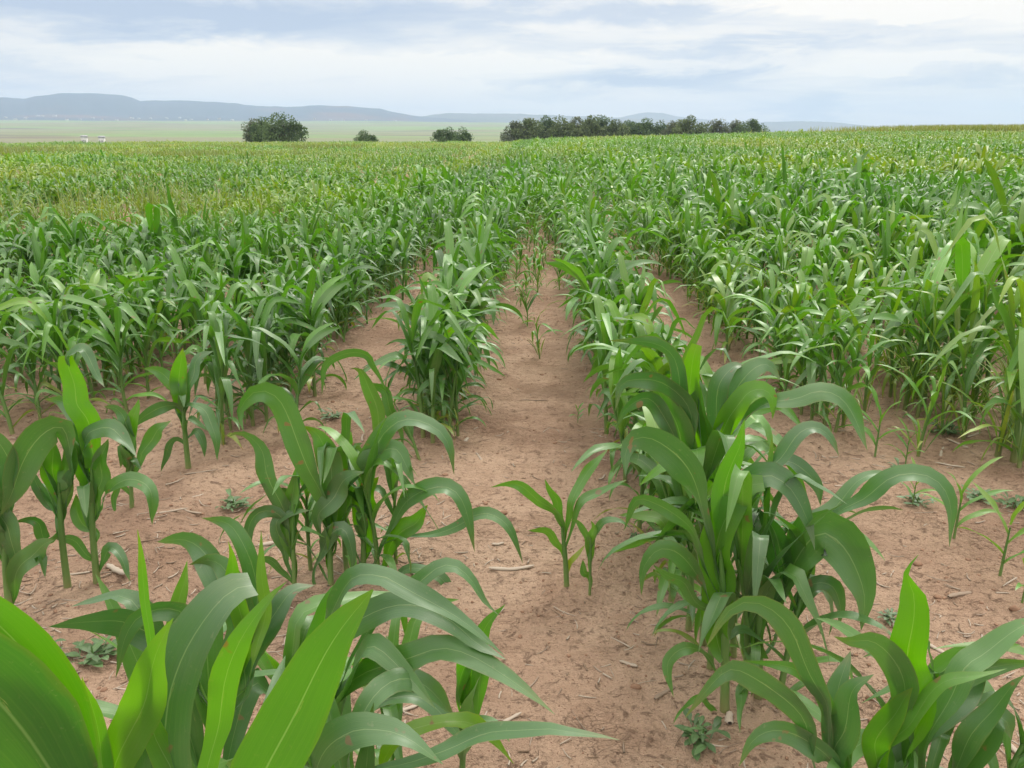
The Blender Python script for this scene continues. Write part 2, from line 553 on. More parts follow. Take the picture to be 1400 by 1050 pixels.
def hill(name, prof, dist, foot, mt, seed, rough=1.0, cap=.55):
    """prof: [(u, v)] ridge line in the photograph; the body is a real slope from its foot up to a ridge `dist` metres off and down behind"""
    us = np.linspace(prof[0][0], prof[-1][0], 360)
    vs = np.interp(us, [p[0] for p in prof], [p[1] for p in prof])
    vs = vs + fbm(us / 14, us * 0 + seed, 4, seed) * .9 * rough
    rows = 46
    V = []
    for i in range(rows):
        s = i / (rows - 1) * 1.5
        for j, (u, v) in enumerate(zip(us, vs)):
            d = ray(u, v); d = d / math.hypot(d[0], d[1])
            top = H + d[2] * dist
            dd = dist - foot * (1 - s) if s <= 1 else dist + (s - 1) * 2 * foot
            x, y = d[0] * dd, d[1] * dd
            base = float(terrain(x, y)) - 4
            if s <= 1:
                q = .5 * s ** 1.2 if s < cap else .5 * cap ** 1.2 + (1 - .5 * cap ** 1.2) * ((s - cap) / (1 - cap)) ** .75
            else:
                q = 1 - ((s - 1) * 2) ** 1.3
            V.append((x, y, base, max(top - base, 1), q, s))
    V = np.array(V)
    x, y, base, hh, q, s = V.T
    er = fbm(x / 420, y / 420, 5, seed + 3, .55) * np.sin(np.clip(s, 0, 1) * np.pi) * .30
    spur = fbm(x / 170 + y / 300, y / 900, 3, seed + 9) * np.sin(np.clip(s, 0, 1) * np.pi) * .14
    z = base + hh * np.clip(q + er * q + spur * q, -.1, 1.0)
    me = new_mesh(name, np.stack([x, y, z], 1), grid_faces(rows, 360), mt)
    tag(link(name, me), kind='structure')


hm1 = hill_mat("hill_scrub_hazed", (.034, .062, .095), (.055, .075, .105), (.15, .085, .075))  # scrub tones with the blue of distant haze painted in, plus reddish bands
hm2 = hill_mat("hill_dark", (.06, .075, .045), (.10, .095, .07), (.12, .10, .08))
hill("hills", [(-260, 140), (-120, 131), (-30, 134), (10, 133), (33, 135), (50, 131), (70, 129.5), (85, 127.5), (130, 128), (165, 130), (180, 133), (192, 138), (215, 137), (260, 138),
               (310, 140), (350, 145), (390, 146), (440, 144), (480, 145), (520, 149), (545, 155), (575, 159), (620, 163), (700, 170)], 6600, 1500, hm1, 3)
hill("hills", [(520, 172), (560, 163), (590, 157), (615, 154), (650, 155), (700, 155), (760, 158), (830, 160), (900, 163), (980, 167), (1060, 172)], 8200, 1500, hm2, 14)
hill("hills", [(820, 170), (850, 160), (868, 156), (885, 153.5), (905, 154.5), (925, 159), (960, 163), (1010, 168)], 10200, 900, hm2, 24, .5)
hill("hills", [(990, 172), (1040, 167), (1090, 166), (1120, 166), (1150, 168), (1180, 171), (1215, 174), (1260, 178), (1330, 184)], 9000, 1500, hm2, 34, .6)


# ------------------------------------------------------------------ leaf geometry
PROF_S = [0, .06, .15, .30, .45, .60, .75, .86, .94, 1.0]
PROF_W = [.42, .52, .78, 1.0, 1.0, .90, .68, .45, .22, .015]


def leaf_sheet(P, S, W, ncross=5, fold=(50, 14), wave=.10, seed=0, prof=None):
    """P (n,3) midrib, S (n,3) side directions, W max width; a folded, wavy strip"""
    n = len(P)
    s = np.linspace(0, 1, n)
    T = np.gradient(P, axis=0); T /= np.linalg.norm(T, axis=1)[:, None] + 1e-12
    S = S - (S * T).sum(1)[:, None] * T; S /= np.linalg.norm(S, axis=1)[:, None] + 1e-12
    N = np.cross(S, T)
    pw = np.interp(s, PROF_S, PROF_W) if prof is None else np.interp(s, prof[0], prof[1])
    wd = W * pw
    x = np.linspace(-1, 1, ncross)
    fa = np.radians(fold[0] + (fold[1] - fold[0]) * np.minimum(s / .35, 1))
    r_ = np.random.default_rng(seed)
    L = np.linalg.norm(np.diff(P, axis=0), axis=1).sum()
    fr = (L / max(W, .01)) * r_.uniform(.45, .8)
    ph = r_.uniform(0, 6.28, 2)
    wv = [np.sin(s * fr * 2 + ph[k]) + .5 * np.sin(s * fr * 3.7 + ph[k] * 2.3) for k in (0, 1)]
    amp = wave * W * np.sin(np.clip(s * 1.05, 0, 1) * np.pi) ** .7
    V = np.zeros((n, ncross, 3))
    for j, xx in enumerate(x):
        h_ = wd / 2 * abs(xx)
        off = S * (np.sign(xx) * h_ * np.cos(fa))[:, None] + N * (h_ * np.sin(fa))[:, None]
        off = off + N * (amp * wv[0 if xx < 0 else 1] * abs(xx) ** 1.6)[:, None]
        V[:, j] = P + off
    uv = np.stack(np.broadcast_arrays(((x + 1) / 2)[None, :], s[:, None]), -1).reshape(-1, 2)
    return V.reshape(-1, 3), grid_faces(n, ncross), uv


def gen_leaf(az_, z0, L, W, th0, th1, pw=1.3, n=14, ncross=5, twist=0.0, bend=0.0, seed=0, fold=(55, 14), wave=.10, r0=.006, kink=None):
    s = np.linspace(0, 1, n)
    th = th0 + (th1 - th0) * s ** pw
    if kink is not None:
        th = th + kink[1] * sstep(kink[0] - .06, kink[0] + .06, s)
    th = np.radians(th)
    a = az_ + bend * s
    d = np.stack([np.sin(th) * np.sin(a), np.sin(th) * np.cos(a), np.cos(th)], 1)
    P = np.array([math.sin(az_) * r0, math.cos(az_) * r0, z0]) + np.vstack([[0, 0, 0], np.cumsum((d[1:] + d[:-1]) / 2 * L / (n - 1), axis=0)])
    side = np.stack([np.cos(a), -np.sin(a), 0 * a], 1)
    T = d
    up_ = np.cross(side, T)
    tw = twist * s
    S = side * np.cos(tw)[:, None] + up_ * np.sin(tw)[:, None]
    return leaf_sheet(P, S, W, ncross, fold, wave, seed)


def plant_leaves(seed, nl=9, h=.8, lod=0, droop=1.0, wide=1.0, dryness=.35, spread=1.0, fold_over=False, tufted=0):
    """a maize plant at the origin with total height about h: list of leaf (V,F,uv,tone) and its stalk"""
    r = random.Random(seed)
    a0 = r.uniform(0, 6.28)
    hs = h * r.uniform(.52, .60)
    lean = (r.uniform(-.05, .05), r.uniform(-.05, .05))
    n = {0: 14, 1: 8, 2: 5, 3: 4}[lod]; nc = {0: 5, 1: 3, 2: 3, 3: 2}[lod]
    leaves = []
    def at(z):
        q = z / hs
        return np.array([lean[0] * q * q * hs * 3, lean[1] * q * q * hs * 3, 0])
    for i in range(nl):
        q = i / (nl - 1)
        z0 = hs * (.07 + .91 * q ** .95)
        a = a0 + (i % 2) * math.pi + r.uniform(-.65, .65)
        if q < .36:
            L = h * r.uniform(.26, .44); W = .034 * wide * r.uniform(.8, 1.2); th0 = r.uniform(28, 60); th1 = r.uniform(130, 178) * droop
        elif q < .76:
            L = h * r.uniform(.46, .72); W = .060 * wide * r.uniform(.8, 1.2); th0 = r.uniform(12, 34); th1 = r.uniform(110, 172) * droop
        else:
            L = h * r.uniform(.36, .60); W = .058 * wide * r.uniform(.75, 1.15); th0 = r.uniform(2, 16); th1 = r.uniform(12, 135) * droop
        th0 *= spread
        kink = None
        if fold_over and q > .3:
            L = h * r.uniform(.50, .74); th0 = r.uniform(5, 26); th1 = th0 + r.uniform(10, 35); kink = (r.uniform(.42, .72), r.uniform(70, 125))
        elif r.random() < .42:
            kink = (r.uniform(.35, .72), r.uniform(45, 100)); th1 = min(th1, 95)
        dry = dryness * (1.3 if q < .3 else .25) * r.uniform(0, 1.3)
        yel = max(0, r.gauss(.17, .07) + (.12 if q > .8 else 0) + (.25 * dryness if q < .2 else 0))
        tone = (yel, r.uniform(.84, 1.16), dry, 1)
        if q < .2 and r.random() < .4: tone = (r.uniform(.6, 1), .9, 1.6, 1)
        V, Fq, uv = gen_leaf(a, z0, L, W, th0, th1, r.uniform(1.0, 1.9), n, nc, r.uniform(-1.5, 1.5) if r.random() < .6 else 0,
                             r.uniform(-.6, .6), seed * 31 + i, (58, 14) if lod < 2 else (20, 16), .10 if lod < 2 else .0, .006, kink)
        leaves.append((V + at(z0), Fq, uv, tone))
    for i in range(tufted):
        V, Fq, uv = gen_leaf(r.uniform(0, 6.28), h * r.uniform(.0, .12), h * r.uniform(.35, .72), .020 * wide * r.uniform(.7, 1.4), r.uniform(5, 28), r.uniform(45, 150), r.uniform(1.2, 2.2),
                             n, nc, r.uniform(-1, 1), 0, seed * 77 + i, (40, 14), .05, r.uniform(.01, .04))
        leaves.append((V, Fq, uv, (r.uniform(.1, .55), r.uniform(.85, 1.1), r.uniform(0, 1.2), 1)))
    zs = np.linspace(-.02, hs, {0: 9, 1: 5, 2: 3, 3: 2}[lod])
    P = np.array([at(max(z, 0)) + np.array([0, 0, z]) for z in zs])
    rad = np.interp(zs / hs, [0, .15, .6, 1.0], [.012, .0105, .009, .0045]) * (h / .8) ** .5
    st = tube(P, rad, {0: 7, 1: 5, 2: 3, 3: 3}[lod])
    return leaves, st


# individual templates ---------------------------------------------
TEMPL = []
for i in range(18):
    dr = [1.0, .9, 1.08][i % 3]
    lv, st = plant_leaves(100 + i, nl=10 + (i % 3), h=.8, lod=0, droop=dr, wide=.86 + .10 * ((i % 4) - 1), fold_over=i % 2 == 0)
    TEMPL.append(([new_mesh("leaf", V, Fq, M_leaf, uv, t) for V, Fq, uv, t in lv], new_mesh("stalk", st[0], st[1], M_stalk, st[2])))
SLIM = []      # narrow, crowded, upright plants of the pale stand on the right
for i in range(10):
    lv, st = plant_leaves(300 + i, nl=8, h=.8, lod=0, droop=.8, wide=.66, dryness=.9, spread=.9, tufted=6)
    SLIM.append(([new_mesh("leaf", V, Fq, M_leaf, uv, t) for V, Fq, uv, t in lv], new_mesh("stalk", st[0], st[1], M_stalk, st[2])))
SEED = []
for i in range(5):
    r_ = random.Random(900 + i)
    lv = []
    a0 = r_.uniform(0, 6.28)
    for j in range(5):
        V, Fq, uv = gen_leaf(a0 + (j % 2) * math.pi + r_.uniform(-.4, .4), .05 + .04 * j, r_.uniform(.16, .26), .032, r_.uniform(5, 30) if j > 2 else r_.uniform(25, 45),
                             r_.uniform(20, 70) if j > 2 else r_.uniform(80, 130), 1.4, 12, 5, r_.uniform(-1, 1), 0, 70 + i * 9 + j, r0=.003)
        lv.append(new_mesh("leaf", V, Fq, M_leaf, uv, (r_.uniform(.25, .5), 1.05, .3, 1)))
    V, Fq, uv = tube([(0, 0, -.02), (0, 0, .08), (.004, 0, .2)], [.006, .005, .003], 6)
    SEED.append((lv, new_mesh("stalk", V, Fq, M_stalk, uv)))


def place_plant(templ, x, y, s, rz, ycol, bcol, label, cat='maize plant', name='maize_plant', group='maize plants growing in rows', tilt=(0, 0)):
    root = bpy.data.objects.new(name, None)
    root.empty_display_size = .1
    sc.collection.objects.link(root)
    root.location = (x, y, float(ground_z(x, y)) - .004)
    root.rotation_euler = (tilt[0], tilt[1], rz)
    root.scale = (s, s, s)
    tag(root, label, cat, group)
    col = (.5 + ycol, .5 * bcol, 0, 1)
    o = bpy.data.objects.new("stalk", templ[1]); sc.collection.objects.link(o); o.parent = root
    for me in templ[0]:
        l = bpy.data.objects.new("leaf", me); sc.collection.objects.link(l); l.parent = root
        l.color = col
    return root


# ------------------------------------------------------------------ the large near plants, leaf by leaf
def hero(base, Yp, leaves, label, ytone=-.045, stem_top=None, stem_r=.011, group='maize plants growing in rows', seed=0, btone=1.0, extra=3):
    """base: pixel of the foot (or None with stem_top giving x); Yp: distance of the plant; leaves: (pixel path from stalk to tip, width px, tip dY, roll0, roll1, tone)"""
    r = random.Random(seed + int(Yp * 100))
    p, t = on_plane(base[0], base[1], Yp)
    x0 = p[0]
    z0 = float(ground_z(x0, Yp))
    root = bpy.data.objects.new('maize_plant', None); sc.collection.objects.link(root)
    root.empty_display_size = .1
    root.location = (x0, Yp, z0)
    tag(root, label, 'maize plant', group)
    off = np.array([x0, Yp, z0])
    tp, _ = on_plane(stem_top[0], stem_top[1], Yp)
    mid_ = (np.array([x0, Yp, z0]) * .5 + tp * .5) + np.array([(tp[0] - x0) * -.12, 0, 0])
    P = catmull([off + np.array([0, 0, -.02]), mid_, tp], 12) - off
    V, Fq, uv = tube(P, np.interp(np.linspace(0, 1, 12), [0, .15, .7, 1], [1.15, 1, .85, .35]) * stem_r, 9)
    o = link("stalk", new_mesh("stalk", V, Fq, M_stalk, uv), root)
    for i, lf in enumerate(leaves):
        path, wpx, dy, r0, r1, tn = lf[:6]
        prof = lf[6] if len(lf) > 6 else None
        pts = []
        m = len(path)
        for k, (u, v) in enumerate(path):
            q = k / (m - 1)
            yy = Yp + .01 + dy * q ** 1.2
            pt, tt = on_plane(u, v, yy)
            pts.append(pt)
        # run the base of the leaf into the stalk
        pts = np.array(pts)
        zz = pts[0][2]
        qs = int(np.argmin(np.abs(P[:, 2] + off[2] - (zz - .05))))
        sp = P[qs] + off
        if np.linalg.norm(sp - pts[0]) < .30 and sp[2] < zz:
            pts = np.vstack([sp + np.array([0, -.004, 0]), pts])
            if prof is None: prof = ([0, .12, .26, .42, .56, .70, .82, .91, .96, 1.0], [.16, .22, .42, .76, 1.0, .98, .74, .42, .20, .01])
        n = 26
        C = catmull(pts, n)
        wq = np.linspace(0, 1, n)
        ll = np.linalg.norm(pts[-1] - pts[0])
        for ax in range(3):
            C[:, ax] += ll * (.004 if wpx > 80 else .018) * np.sin(wq * r.uniform(7, 16) + r.uniform(0, 6)) * np.sin(wq * np.pi)
        Tn = np.gradient(C, axis=0); Tn /= np.linalg.norm(Tn, axis=1)[:, None]
        view = np.array([0, 0, H]) - C
        view /= np.linalg.norm(view, axis=1)[:, None]
        S0 = np.cross(Tn, view); S0 /= np.linalg.norm(S0, axis=1)[:, None] + 1e-9
        for k in range(1, n):
            if (S0[k] * S0[k - 1]).sum() < 0: S0[k] = -S0[k]
        N0 = np.cross(S0, Tn)
        sg = r.choice((-1, 1))
        sq = np.linspace(0, 1, n)
        if prof is SPIKE or prof is CUT or wpx > 80 or len(path) < 5:
            ang = np.radians(np.linspace(r0, r1, n))
        else:
            ang = np.radians(np.interp(sq, [0, .25, .5, .8, 1], [76, 66, r0 * .8, r1 * .6, 50]))
        S = S0 * np.cos(ang)[:, None] + N0 * np.sin(ang)[:, None]
        D = on_plane(*path[m // 2], Yp + dy * .5)[1]
        W = wpx * D / F * (1.0 if (prof or wpx > 80) else .82)
        if prof is None and m <= 3:
            prof = None
        V, Fq, uv = leaf_sheet(C, S, W * 1.06, 7, (r.uniform(25, 40), r.uniform(6, 16)), r.uniform(.09, .19) * (.35 if wpx > 80 else 1), seed * 17 + i, prof)
        me = new_mesh("leaf", V - off, Fq, M_leaf, uv, (max(0, tn + ytone + r.gauss(0, .03) - (.04 if wpx > 80 else 0)), r.uniform(.92, 1.08) * btone, r.uniform(0, .25), .30 if (wpx > 80 and tn > .15) or (tn >= .3 and wpx > 22) else 1))
        l = link("leaf", me, root)
        l.color = (.5, .5, 0, 1)
    for i in range(extra):
        q = .45 + .5 * i / max(1, extra)
        zl = (P[-1][2]) * q
        pb = P[int(np.argmin(np.abs(P[:, 2] - zl)))]
        hh = max(P[-1][2], .2)
        th0 = r.uniform(4, 18)
        V, Fq, uv = gen_leaf(r.uniform(0, 6.28), 0, hh * r.uniform(.55, .85), .052 * (hh / .5) ** .4 * r.uniform(.8, 1.15), th0, th0 + r.uniform(8, 30), 1.2, 20, 7, r.uniform(-.8, .8), r.uniform(-.3, .3),
                             seed * 91 + i, (60, 14), .12, .004, (r.uniform(.5, .75), r.uniform(60, 120)) if r.random() < .7 else None)
        l = link("leaf", new_mesh("leaf", V + pb, Fq, M_leaf, uv, (r.uniform(.04, .26), r.uniform(.88, 1.1), .1, 1)), root)
        l.color = (.5, .5, 0, 1)
    return root


G_, B_, Y_ = .08, .36, .55      # grey green, bright green, yellowish green
SPIKE = ([0, .25, .5, .62, .75, .9, 1], [.9, 1, .55, .2, .26, .22, .01])
CUT = ([0, .1, .4, .7, .9, 1], [.5, .7, 1, .95, .75, .5])

# clump at the very bottom left
hero((150, 1560), .78, [([(150, 1170), (70, 1050), (0, 965), (-90, 880), (-190, 830)], 150, -.05, 10, 25, .20),
                        ([(150, 1170), (120, 1080), (75, 965), (30, 885), (-40, 825), (-130, 800)], 92, .05, 15, 30, .40)],
     "maize plant with a huge dark leaf filling the bottom left corner of the photo", stem_top=(165, 1130), extra=0, seed=1)
hero((300, 1500), .86, [([(290, 1200), (345, 1120), (365, 1050), (411, 956), (462, 868), (510, 806)], 92, -.02, 6, 14, .30, ([0, .15, .4, .6, .8, .93, 1], [.6, .85, 1, .95, .70, .34, .02])),
                        ([(270, 1200), (228, 1060), (226, 975), (247, 905), (282, 845), (316, 808), (345, 800)], 82, .10, 20, 40, .10, CUT),
                        ([(260, 1200), (222, 1030), (208, 950), (201, 830), (197, 780), (188, 724)], 52, .0, 0, 20, .34, SPIKE),
                        ([(255, 1190), (165, 1110), (175, 1010), (205, 920), (225, 870), (237, 845)], 60, -.03, 10, 20, .46),
                        ([(280, 1190), (275, 1060), (300, 970), (330, 890), (348, 850), (370, 815), (392, 795)], 40, .0, 30, 25, .42),
                        ([(270, 1190), (170, 1100), (140, 1010), (118, 950), (112, 925)], 30, -.02, 30, 30, .42)],
     "maize plant with a broad bright upright leaf pointing up and right, at the bottom edge", stem_top=(272, 1150), extra=0, seed=2)
hero((270, 1280), 1.12, [([(262, 930), (235, 880), (190, 858), (150, 850), (110, 850), (66, 857)], 42, -.12, 30, 45, G_),
                         ([(270, 950), (275, 900), (257, 850), (222, 834), (190, 842), (171, 875), (158, 927)], 28, -.1, 25, 35, G_),
                         ([(300, 920), (322, 850), (310, 800), (285, 765), (250, 738), (215, 741)], 40, .1, 25, 40, G_),
                         ([(330, 920), (345, 845), (345, 790), (335, 745), (313, 715), (275, 708)], 30, .12, 25, 50, .12),
                         ([(310, 920), (335, 860), (326, 806), (310, 778), (288, 767), (258, 772)], 34, .05, 30, 45, G_),
                         ([(265, 920), (246, 860), (245, 820), (252, 790), (256, 766)], 22, .0, 20, 20, .5),
                         ([(330, 930), (330, 850), (322, 800), (318, 760), (312, 740)], 26, .0, 20, 20, .48),
                         ([(340, 940), (350, 870), (362, 820), (360, 770), (357, 725)], 17, .0, 20, 20, .5),
                         ([(330, 960), (335, 900), (365, 850), (395, 812), (430, 800)], 44, .1, 30, 40, G_)],
     "maize plant with grey-green arching leaves behind the big bottom left leaves", stem_top=(300, 930), seed=3)
hero((470, 1180), 1.22, [([(420, 940), (440, 860), (482, 795), (527, 783), (561, 801), (625, 846), (690, 897)], 32, -.1, 35, 45, G_),
                         ([(440, 950), (470, 870), (506, 838), (557, 831), (618, 851), (656, 880), (692, 902)], 42, -.1, 25, 40, .12),
                         ([(430, 1060), (455, 985), (490, 930), (544, 898), (600, 880), (650, 895), (707, 934), (759, 977)], 40, -.15, 25, 35, .08),
                         ([(470, 930), (520, 840), (566, 801), (591, 778), (617, 771), (643, 789), (664, 823), (683, 842)], 23, .0, 30, 45, G_),
                         ([(450, 1000), (440, 900), (440, 850), (452, 815), (470, 790)], 34, .05, 20, 30, .3),
                         ([(470, 1010), (510, 960), (545, 950), (590, 965), (640, 1020)], 30, .0, 35, 50, .1)],
     "maize plant throwing long curved leaves over the path edge, bottom centre left", stem_top=(455, 940), seed=4)
hero((520, 1330), 1.02, [([(470, 1130), (500, 1060), (560, 1038), (621, 1026), (690, 999), (750, 990), (793, 1001), (848, 1012)], 28, -.08, 40, 50, .05),
                         ([(440, 1130), (430, 1050), (478, 1003), (520, 998), (560, 1012), (606, 1045)], 48, -.05, 25, 35, G_),
                         ([(500, 1120), (530, 1040), (560, 1000), (621, 984), (665, 1001), (703, 1045)], 24, .1, 35, 45, .50),
                         ([(490, 1110), (480, 1030), (500, 960), (540, 930), (580, 940), (625, 985)], 36, .15, 30, 50, .10),
                         ([(470, 1110), (440, 1030), (430, 980), (445, 940), (470, 920)], 34, .1, 20, 30, .3)],
     "maize plant with one very long narrow leaf reaching across the bottom of the path", stem_top=(480, 1110), seed=5)
hero((628, 1040), 1.52, [([(634, 1000), (640, 940), (653, 885), (671, 852), (691, 826)], 26, .0, 20, 30, .34),
                         ([(634, 985), (625, 950), (640, 905), (655, 900), (655, 940), (652, 990)], 26, -.05, 20, 20, .30),
                         ([(632, 1000), (600, 960), (570, 930), (530, 930), (500, 950)], 22, .0, 35, 35, .1),
                         ([(632, 1010), (650, 985), (680, 990), (697, 1015)], 14, -.05, 30, 40, .2)],
     "small maize plant with a short upright leaf, right of the bottom left clump", stem_top=(640, 950), stem_r=.008, seed=6)

# clump B, right of the path
CB = 1.86
hero((990, 985), CB, [([(975, 760), (962, 690), (935, 642), (900, 604), (873, 598), (857, 616), (855, 652)], 44, -.12, 25, 45, .06),
                      ([(982, 880), (980, 800), (986, 735), (1000, 690), (1020, 665), (1044, 661)], 46, -.02, 5, 30, .40, CUT),
                      ([(982, 860), (957, 793), (932, 760), (900, 750), (880, 775), (877, 814)], 26, -.06, 30, 35, .14),
                      ([(980, 850), (950, 815), (923, 793), (893, 772)], 18, -.05, 30, 30, .16),
                      ([(985, 925), (965, 895), (936, 886), (915, 902), (914, 925), (921, 953)], 17, -.06, 30, 30, .16),
                      ([(975, 800), (950, 735), (925, 708), (890, 683), (867, 684), (853, 726)], 19, .0, 30, 40, .16),
                      ([(985, 800), (984, 735), (1000, 645), (1010, 610), (1018, 573)], 30, .0, 10, 15, .34),
                      ([(985, 980), (960, 955), (935, 965), (920, 990)], 12, -.08, 30, 40, .3)],
     "tallest near maize plant right of the path, its broad leaf curling to the path", stem_top=(985, 750), stem_r=.0125, seed=11)
hero((1034, 985), CB + .06, [([(1000, 800), (1000, 730), (1012, 680), (1043, 650), (1078, 665), (1104, 710), (1114, 752)], 36, -.1, 25, 40, .08),
                            ([(1060, 880), (1078, 800), (1104, 737), (1130, 727), (1163, 760), (1182, 812), (1177, 862)], 58, -.1, 12, 18, .14),
                            ([(1075, 770), (1115, 725), (1150, 702), (1186, 684), (1223, 648), (1257, 643), (1283, 660), (1298, 698), (1298, 748)], 27, -.12, 30, 40, .10),
                            ([(1070, 760), (1105, 712), (1141, 688), (1170, 662), (1195, 648), (1222, 645)], 24, .05, 40, 60, .12),
                            ([(1010, 690), (1030, 655), (1063, 628), (1085, 598), (1113, 586), (1134, 594), (1147, 624)], 23, .0, 35, 45, .06),
                            ([(1045, 680), (1060, 640), (1076, 632), (1098, 640), (1116, 662), (1122, 692)], 23, .08, 40, 45, .05),
                            ([(1070, 860), (1090, 825), (1111, 799), (1135, 802), (1150, 830), (1146, 858)], 21, .0, 30, 30, .08),
                            ([(1030, 870), (1035, 800), (1030, 745), (1042, 705), (1052, 660), (1056, 594)], 38, .0, 15, 30, .22, SPIKE),
                            ([(1045, 860), (1070, 800), (1068, 750), (1040, 700), (1034, 702)], 36, .03, 25, 45, .08)],
     "maize plant with a drooping leaf like a wide tongue, right side of the near clump", stem_top=(1030, 720), stem_r=.012, seed=12)
hero((960, 905), 2.18, [([(985, 690), (978, 650), (965, 600), (957, 550), (952, 512)], 22, .0, 15, 20, .24),
                        ([(955, 690), (945, 630), (925, 585), (905, 545), (893, 520)], 42, .0, 10, 20, .18),
                        ([(950, 650), (944, 590), (938, 552), (906, 526), (873, 517), (848, 525), (841, 562)], 27, -.1, 30, 40, .06),
                        ([(940, 640), (915, 580), (885, 543), (856, 558), (842, 588)], 24, -.05, 25, 30, .05),
                        ([(960, 620), (947, 560), (945, 500), (953, 471)], 27, .0, 8, 12, .44, CUT),
                        ([(953, 540), (935, 570), (927, 530), (918, 492), (897, 472), (866, 465), (832, 466)], 22, -.05, 35, 50, .12),
                        ([(970, 640), (990, 590), (998, 565), (1020, 540), (1045, 534), (1057, 545), (1056, 573)], 30, -.05, 15, 35, .42),
                        ([(1000, 590), (1030, 560), (1055, 549), (1091, 546), (1120, 537), (1148, 547), (1170, 576), (1186, 616)], 28, -.1, 30, 40, .12),
                        ([(975, 620), (978, 560), (988, 520), (1003, 500), (1020, 500)], 30, .05, 25, 35, .07),
                        ([(985, 620), (1000, 570), (1008, 530), (1030, 505), (1052, 500), (1068, 521)], 28, .05, 25, 45, .07)],
     "maize plant with a blunt bright upright leaf at the crown of the near clump", stem_top=(960, 620), stem_r=.012, seed=13)

# bottom right clump
CR = 1.34
hero((1190, 1200), CR, [([(1240, 1060), (1248, 960), (1249, 880), (1245, 815), (1238, 785), (1256, 758)], 50, .0, 4, 8, .38, ([0, .2, .5, .7, .85, .9, 1], [.55, .9, 1, .9, .62, .18, .01])),
                        ([(1245, 1030), (1238, 950), (1222, 905), (1195, 878), (1165, 876), (1140, 870)], 40, .0, 20, 30, .10),
                        ([(1215, 1090), (1206, 1050), (1244, 977), (1283, 940), (1330, 925), (1377, 914)], 21, -.06, 35, 35, .42),
                        ([(1210, 1090), (1196, 1030), (1223, 973), (1248, 940)], 38, -.02, 20, 20, .40)],
     "maize plant with one stiff bright leaf standing straight up, bottom right clump", stem_top=(1225, 1060), seed=21)
hero((1150, 1220), CR - .04, [([(1150, 1080), (1130, 1000), (1122, 945), (1105, 898), (1068, 853), (1030, 825), (998, 835), (965, 886)], 34, -.06, 25, 35, .12),
                              ([(1140, 1090), (1108, 1030), (1086, 973), (1051, 934), (1008, 914), (978, 926), (936, 982)], 34, -.1, 25, 35, .10),
                              ([(1160, 1080), (1150, 1000), (1125, 948), (1092, 918), (1062, 908), (1015, 903)], 21, .0, 30, 40, .2),
                              ([(1160, 1100), (1143, 1060), (1107, 1011), (1064, 998), (1030, 1011), (1010, 1048)], 32, -.05, 25, 35, .06),
                              ([(1150, 1100), (1146, 1050), (1152, 985), (1168, 945), (1195, 922)], 42, -.02, 20, 40, .10),
                              ([(1155, 1080), (1148, 980), (1148, 930), (1163, 890)], 36, .08, 15, 20, .12)],
     "maize plant with leaves arching left over the soil, bottom right clump", stem_top=(1150, 1060), seed=22)
hero((1290, 1200), CR, [([(1262, 1080), (1272, 1000), (1313, 918), (1356, 891), (1400, 857), (1440, 845)], 38, .05, 20, 30, .14),
                        ([(1265, 1080), (1262, 1020), (1295, 972), (1335, 935), (1350, 900)], 40, .1, 30, 40, .10),
                        ([(1290, 1110), (1300, 1060), (1334, 998), (1372, 950), (1402, 922)], 32, -.03, 35, 30, .10),
                        ([(1300, 1120), (1320, 1050), (1356, 987), (1377, 985), (1383, 1012)], 44, .0, 25, 30, .16),
                        ([(1250, 1080), (1230, 1010), (1235, 960), (1262, 915)], 30, .1, 20, 30, .12)],
     "maize plant with wide leaves sweeping right, at the bottom right corner", stem_top=(1270, 1070), seed=23)

# clump A, left of the path
CA = 2.5
hero((455, 838), CA, [([(450, 760), (443, 680), (425, 632), (400, 585), (375, 545), (347, 534), (326, 560), (333, 590)], 35, -.1, 15, 30, .12),
                      ([(440, 780), (420, 745), (392, 710), (377, 673), (357, 616), (330, 592), (310, 598)], 24, -.05, 25, 35, .08),
                      ([(462, 745), (455, 690), (448, 640), (438, 598), (422, 585), (411, 583)], 33, -.02, 12, 30, .28),
                      ([(445, 750), (436, 715), (450, 686), (471, 656), (498, 645)], 31, -.05, 25, 35, .08),
                      ([(430, 800), (440, 755), (452, 730), (471, 725), (482, 757), (480, 785)], 21, -.08, 20, 30, .06),
                      ([(450, 760), (460, 700), (458, 640), (470, 612)], 28, .05, 10, 20, .34)],
     "maize plant topped by a large arched leaf, left of the path behind the front clump", stem_top=(452, 720), seed=31)
hero((500, 842), CA + .05, [([(490, 760), (472, 700), (488, 645), (507, 612), (525, 588), (554, 574), (586, 580), (611, 601), (621, 650)], 27, -.1, 30, 35, .08),
                            ([(500, 720), (500, 660), (507, 627), (536, 614), (553, 634), (568, 665)], 30, -.08, 20, 30, .12),
                            ([(500, 790), (531, 729), (561, 686), (596, 664), (621, 671), (639, 707), (649, 755)], 25, -.1, 30, 40, .10),
                            ([(503, 750), (497, 700), (504, 670), (518, 652)], 36, .0, 10, 20, .32),
                            ([(540, 740), (590, 730), (622, 716), (645, 703), (673, 703), (699, 724), (715, 771)], 18, -.08, 30, 40, .10),
                            ([(520, 780), (545, 730), (570, 712), (585, 690)], 28, .0, 25, 30, .34),
                            ([(520, 820), (560, 775), (600, 790), (625, 830), (650, 872)], 21, -.1, 30, 40, .12)],
     "maize plant with several thin leaf tips hanging toward the path, left row near", stem_top=(500, 700), seed=32)
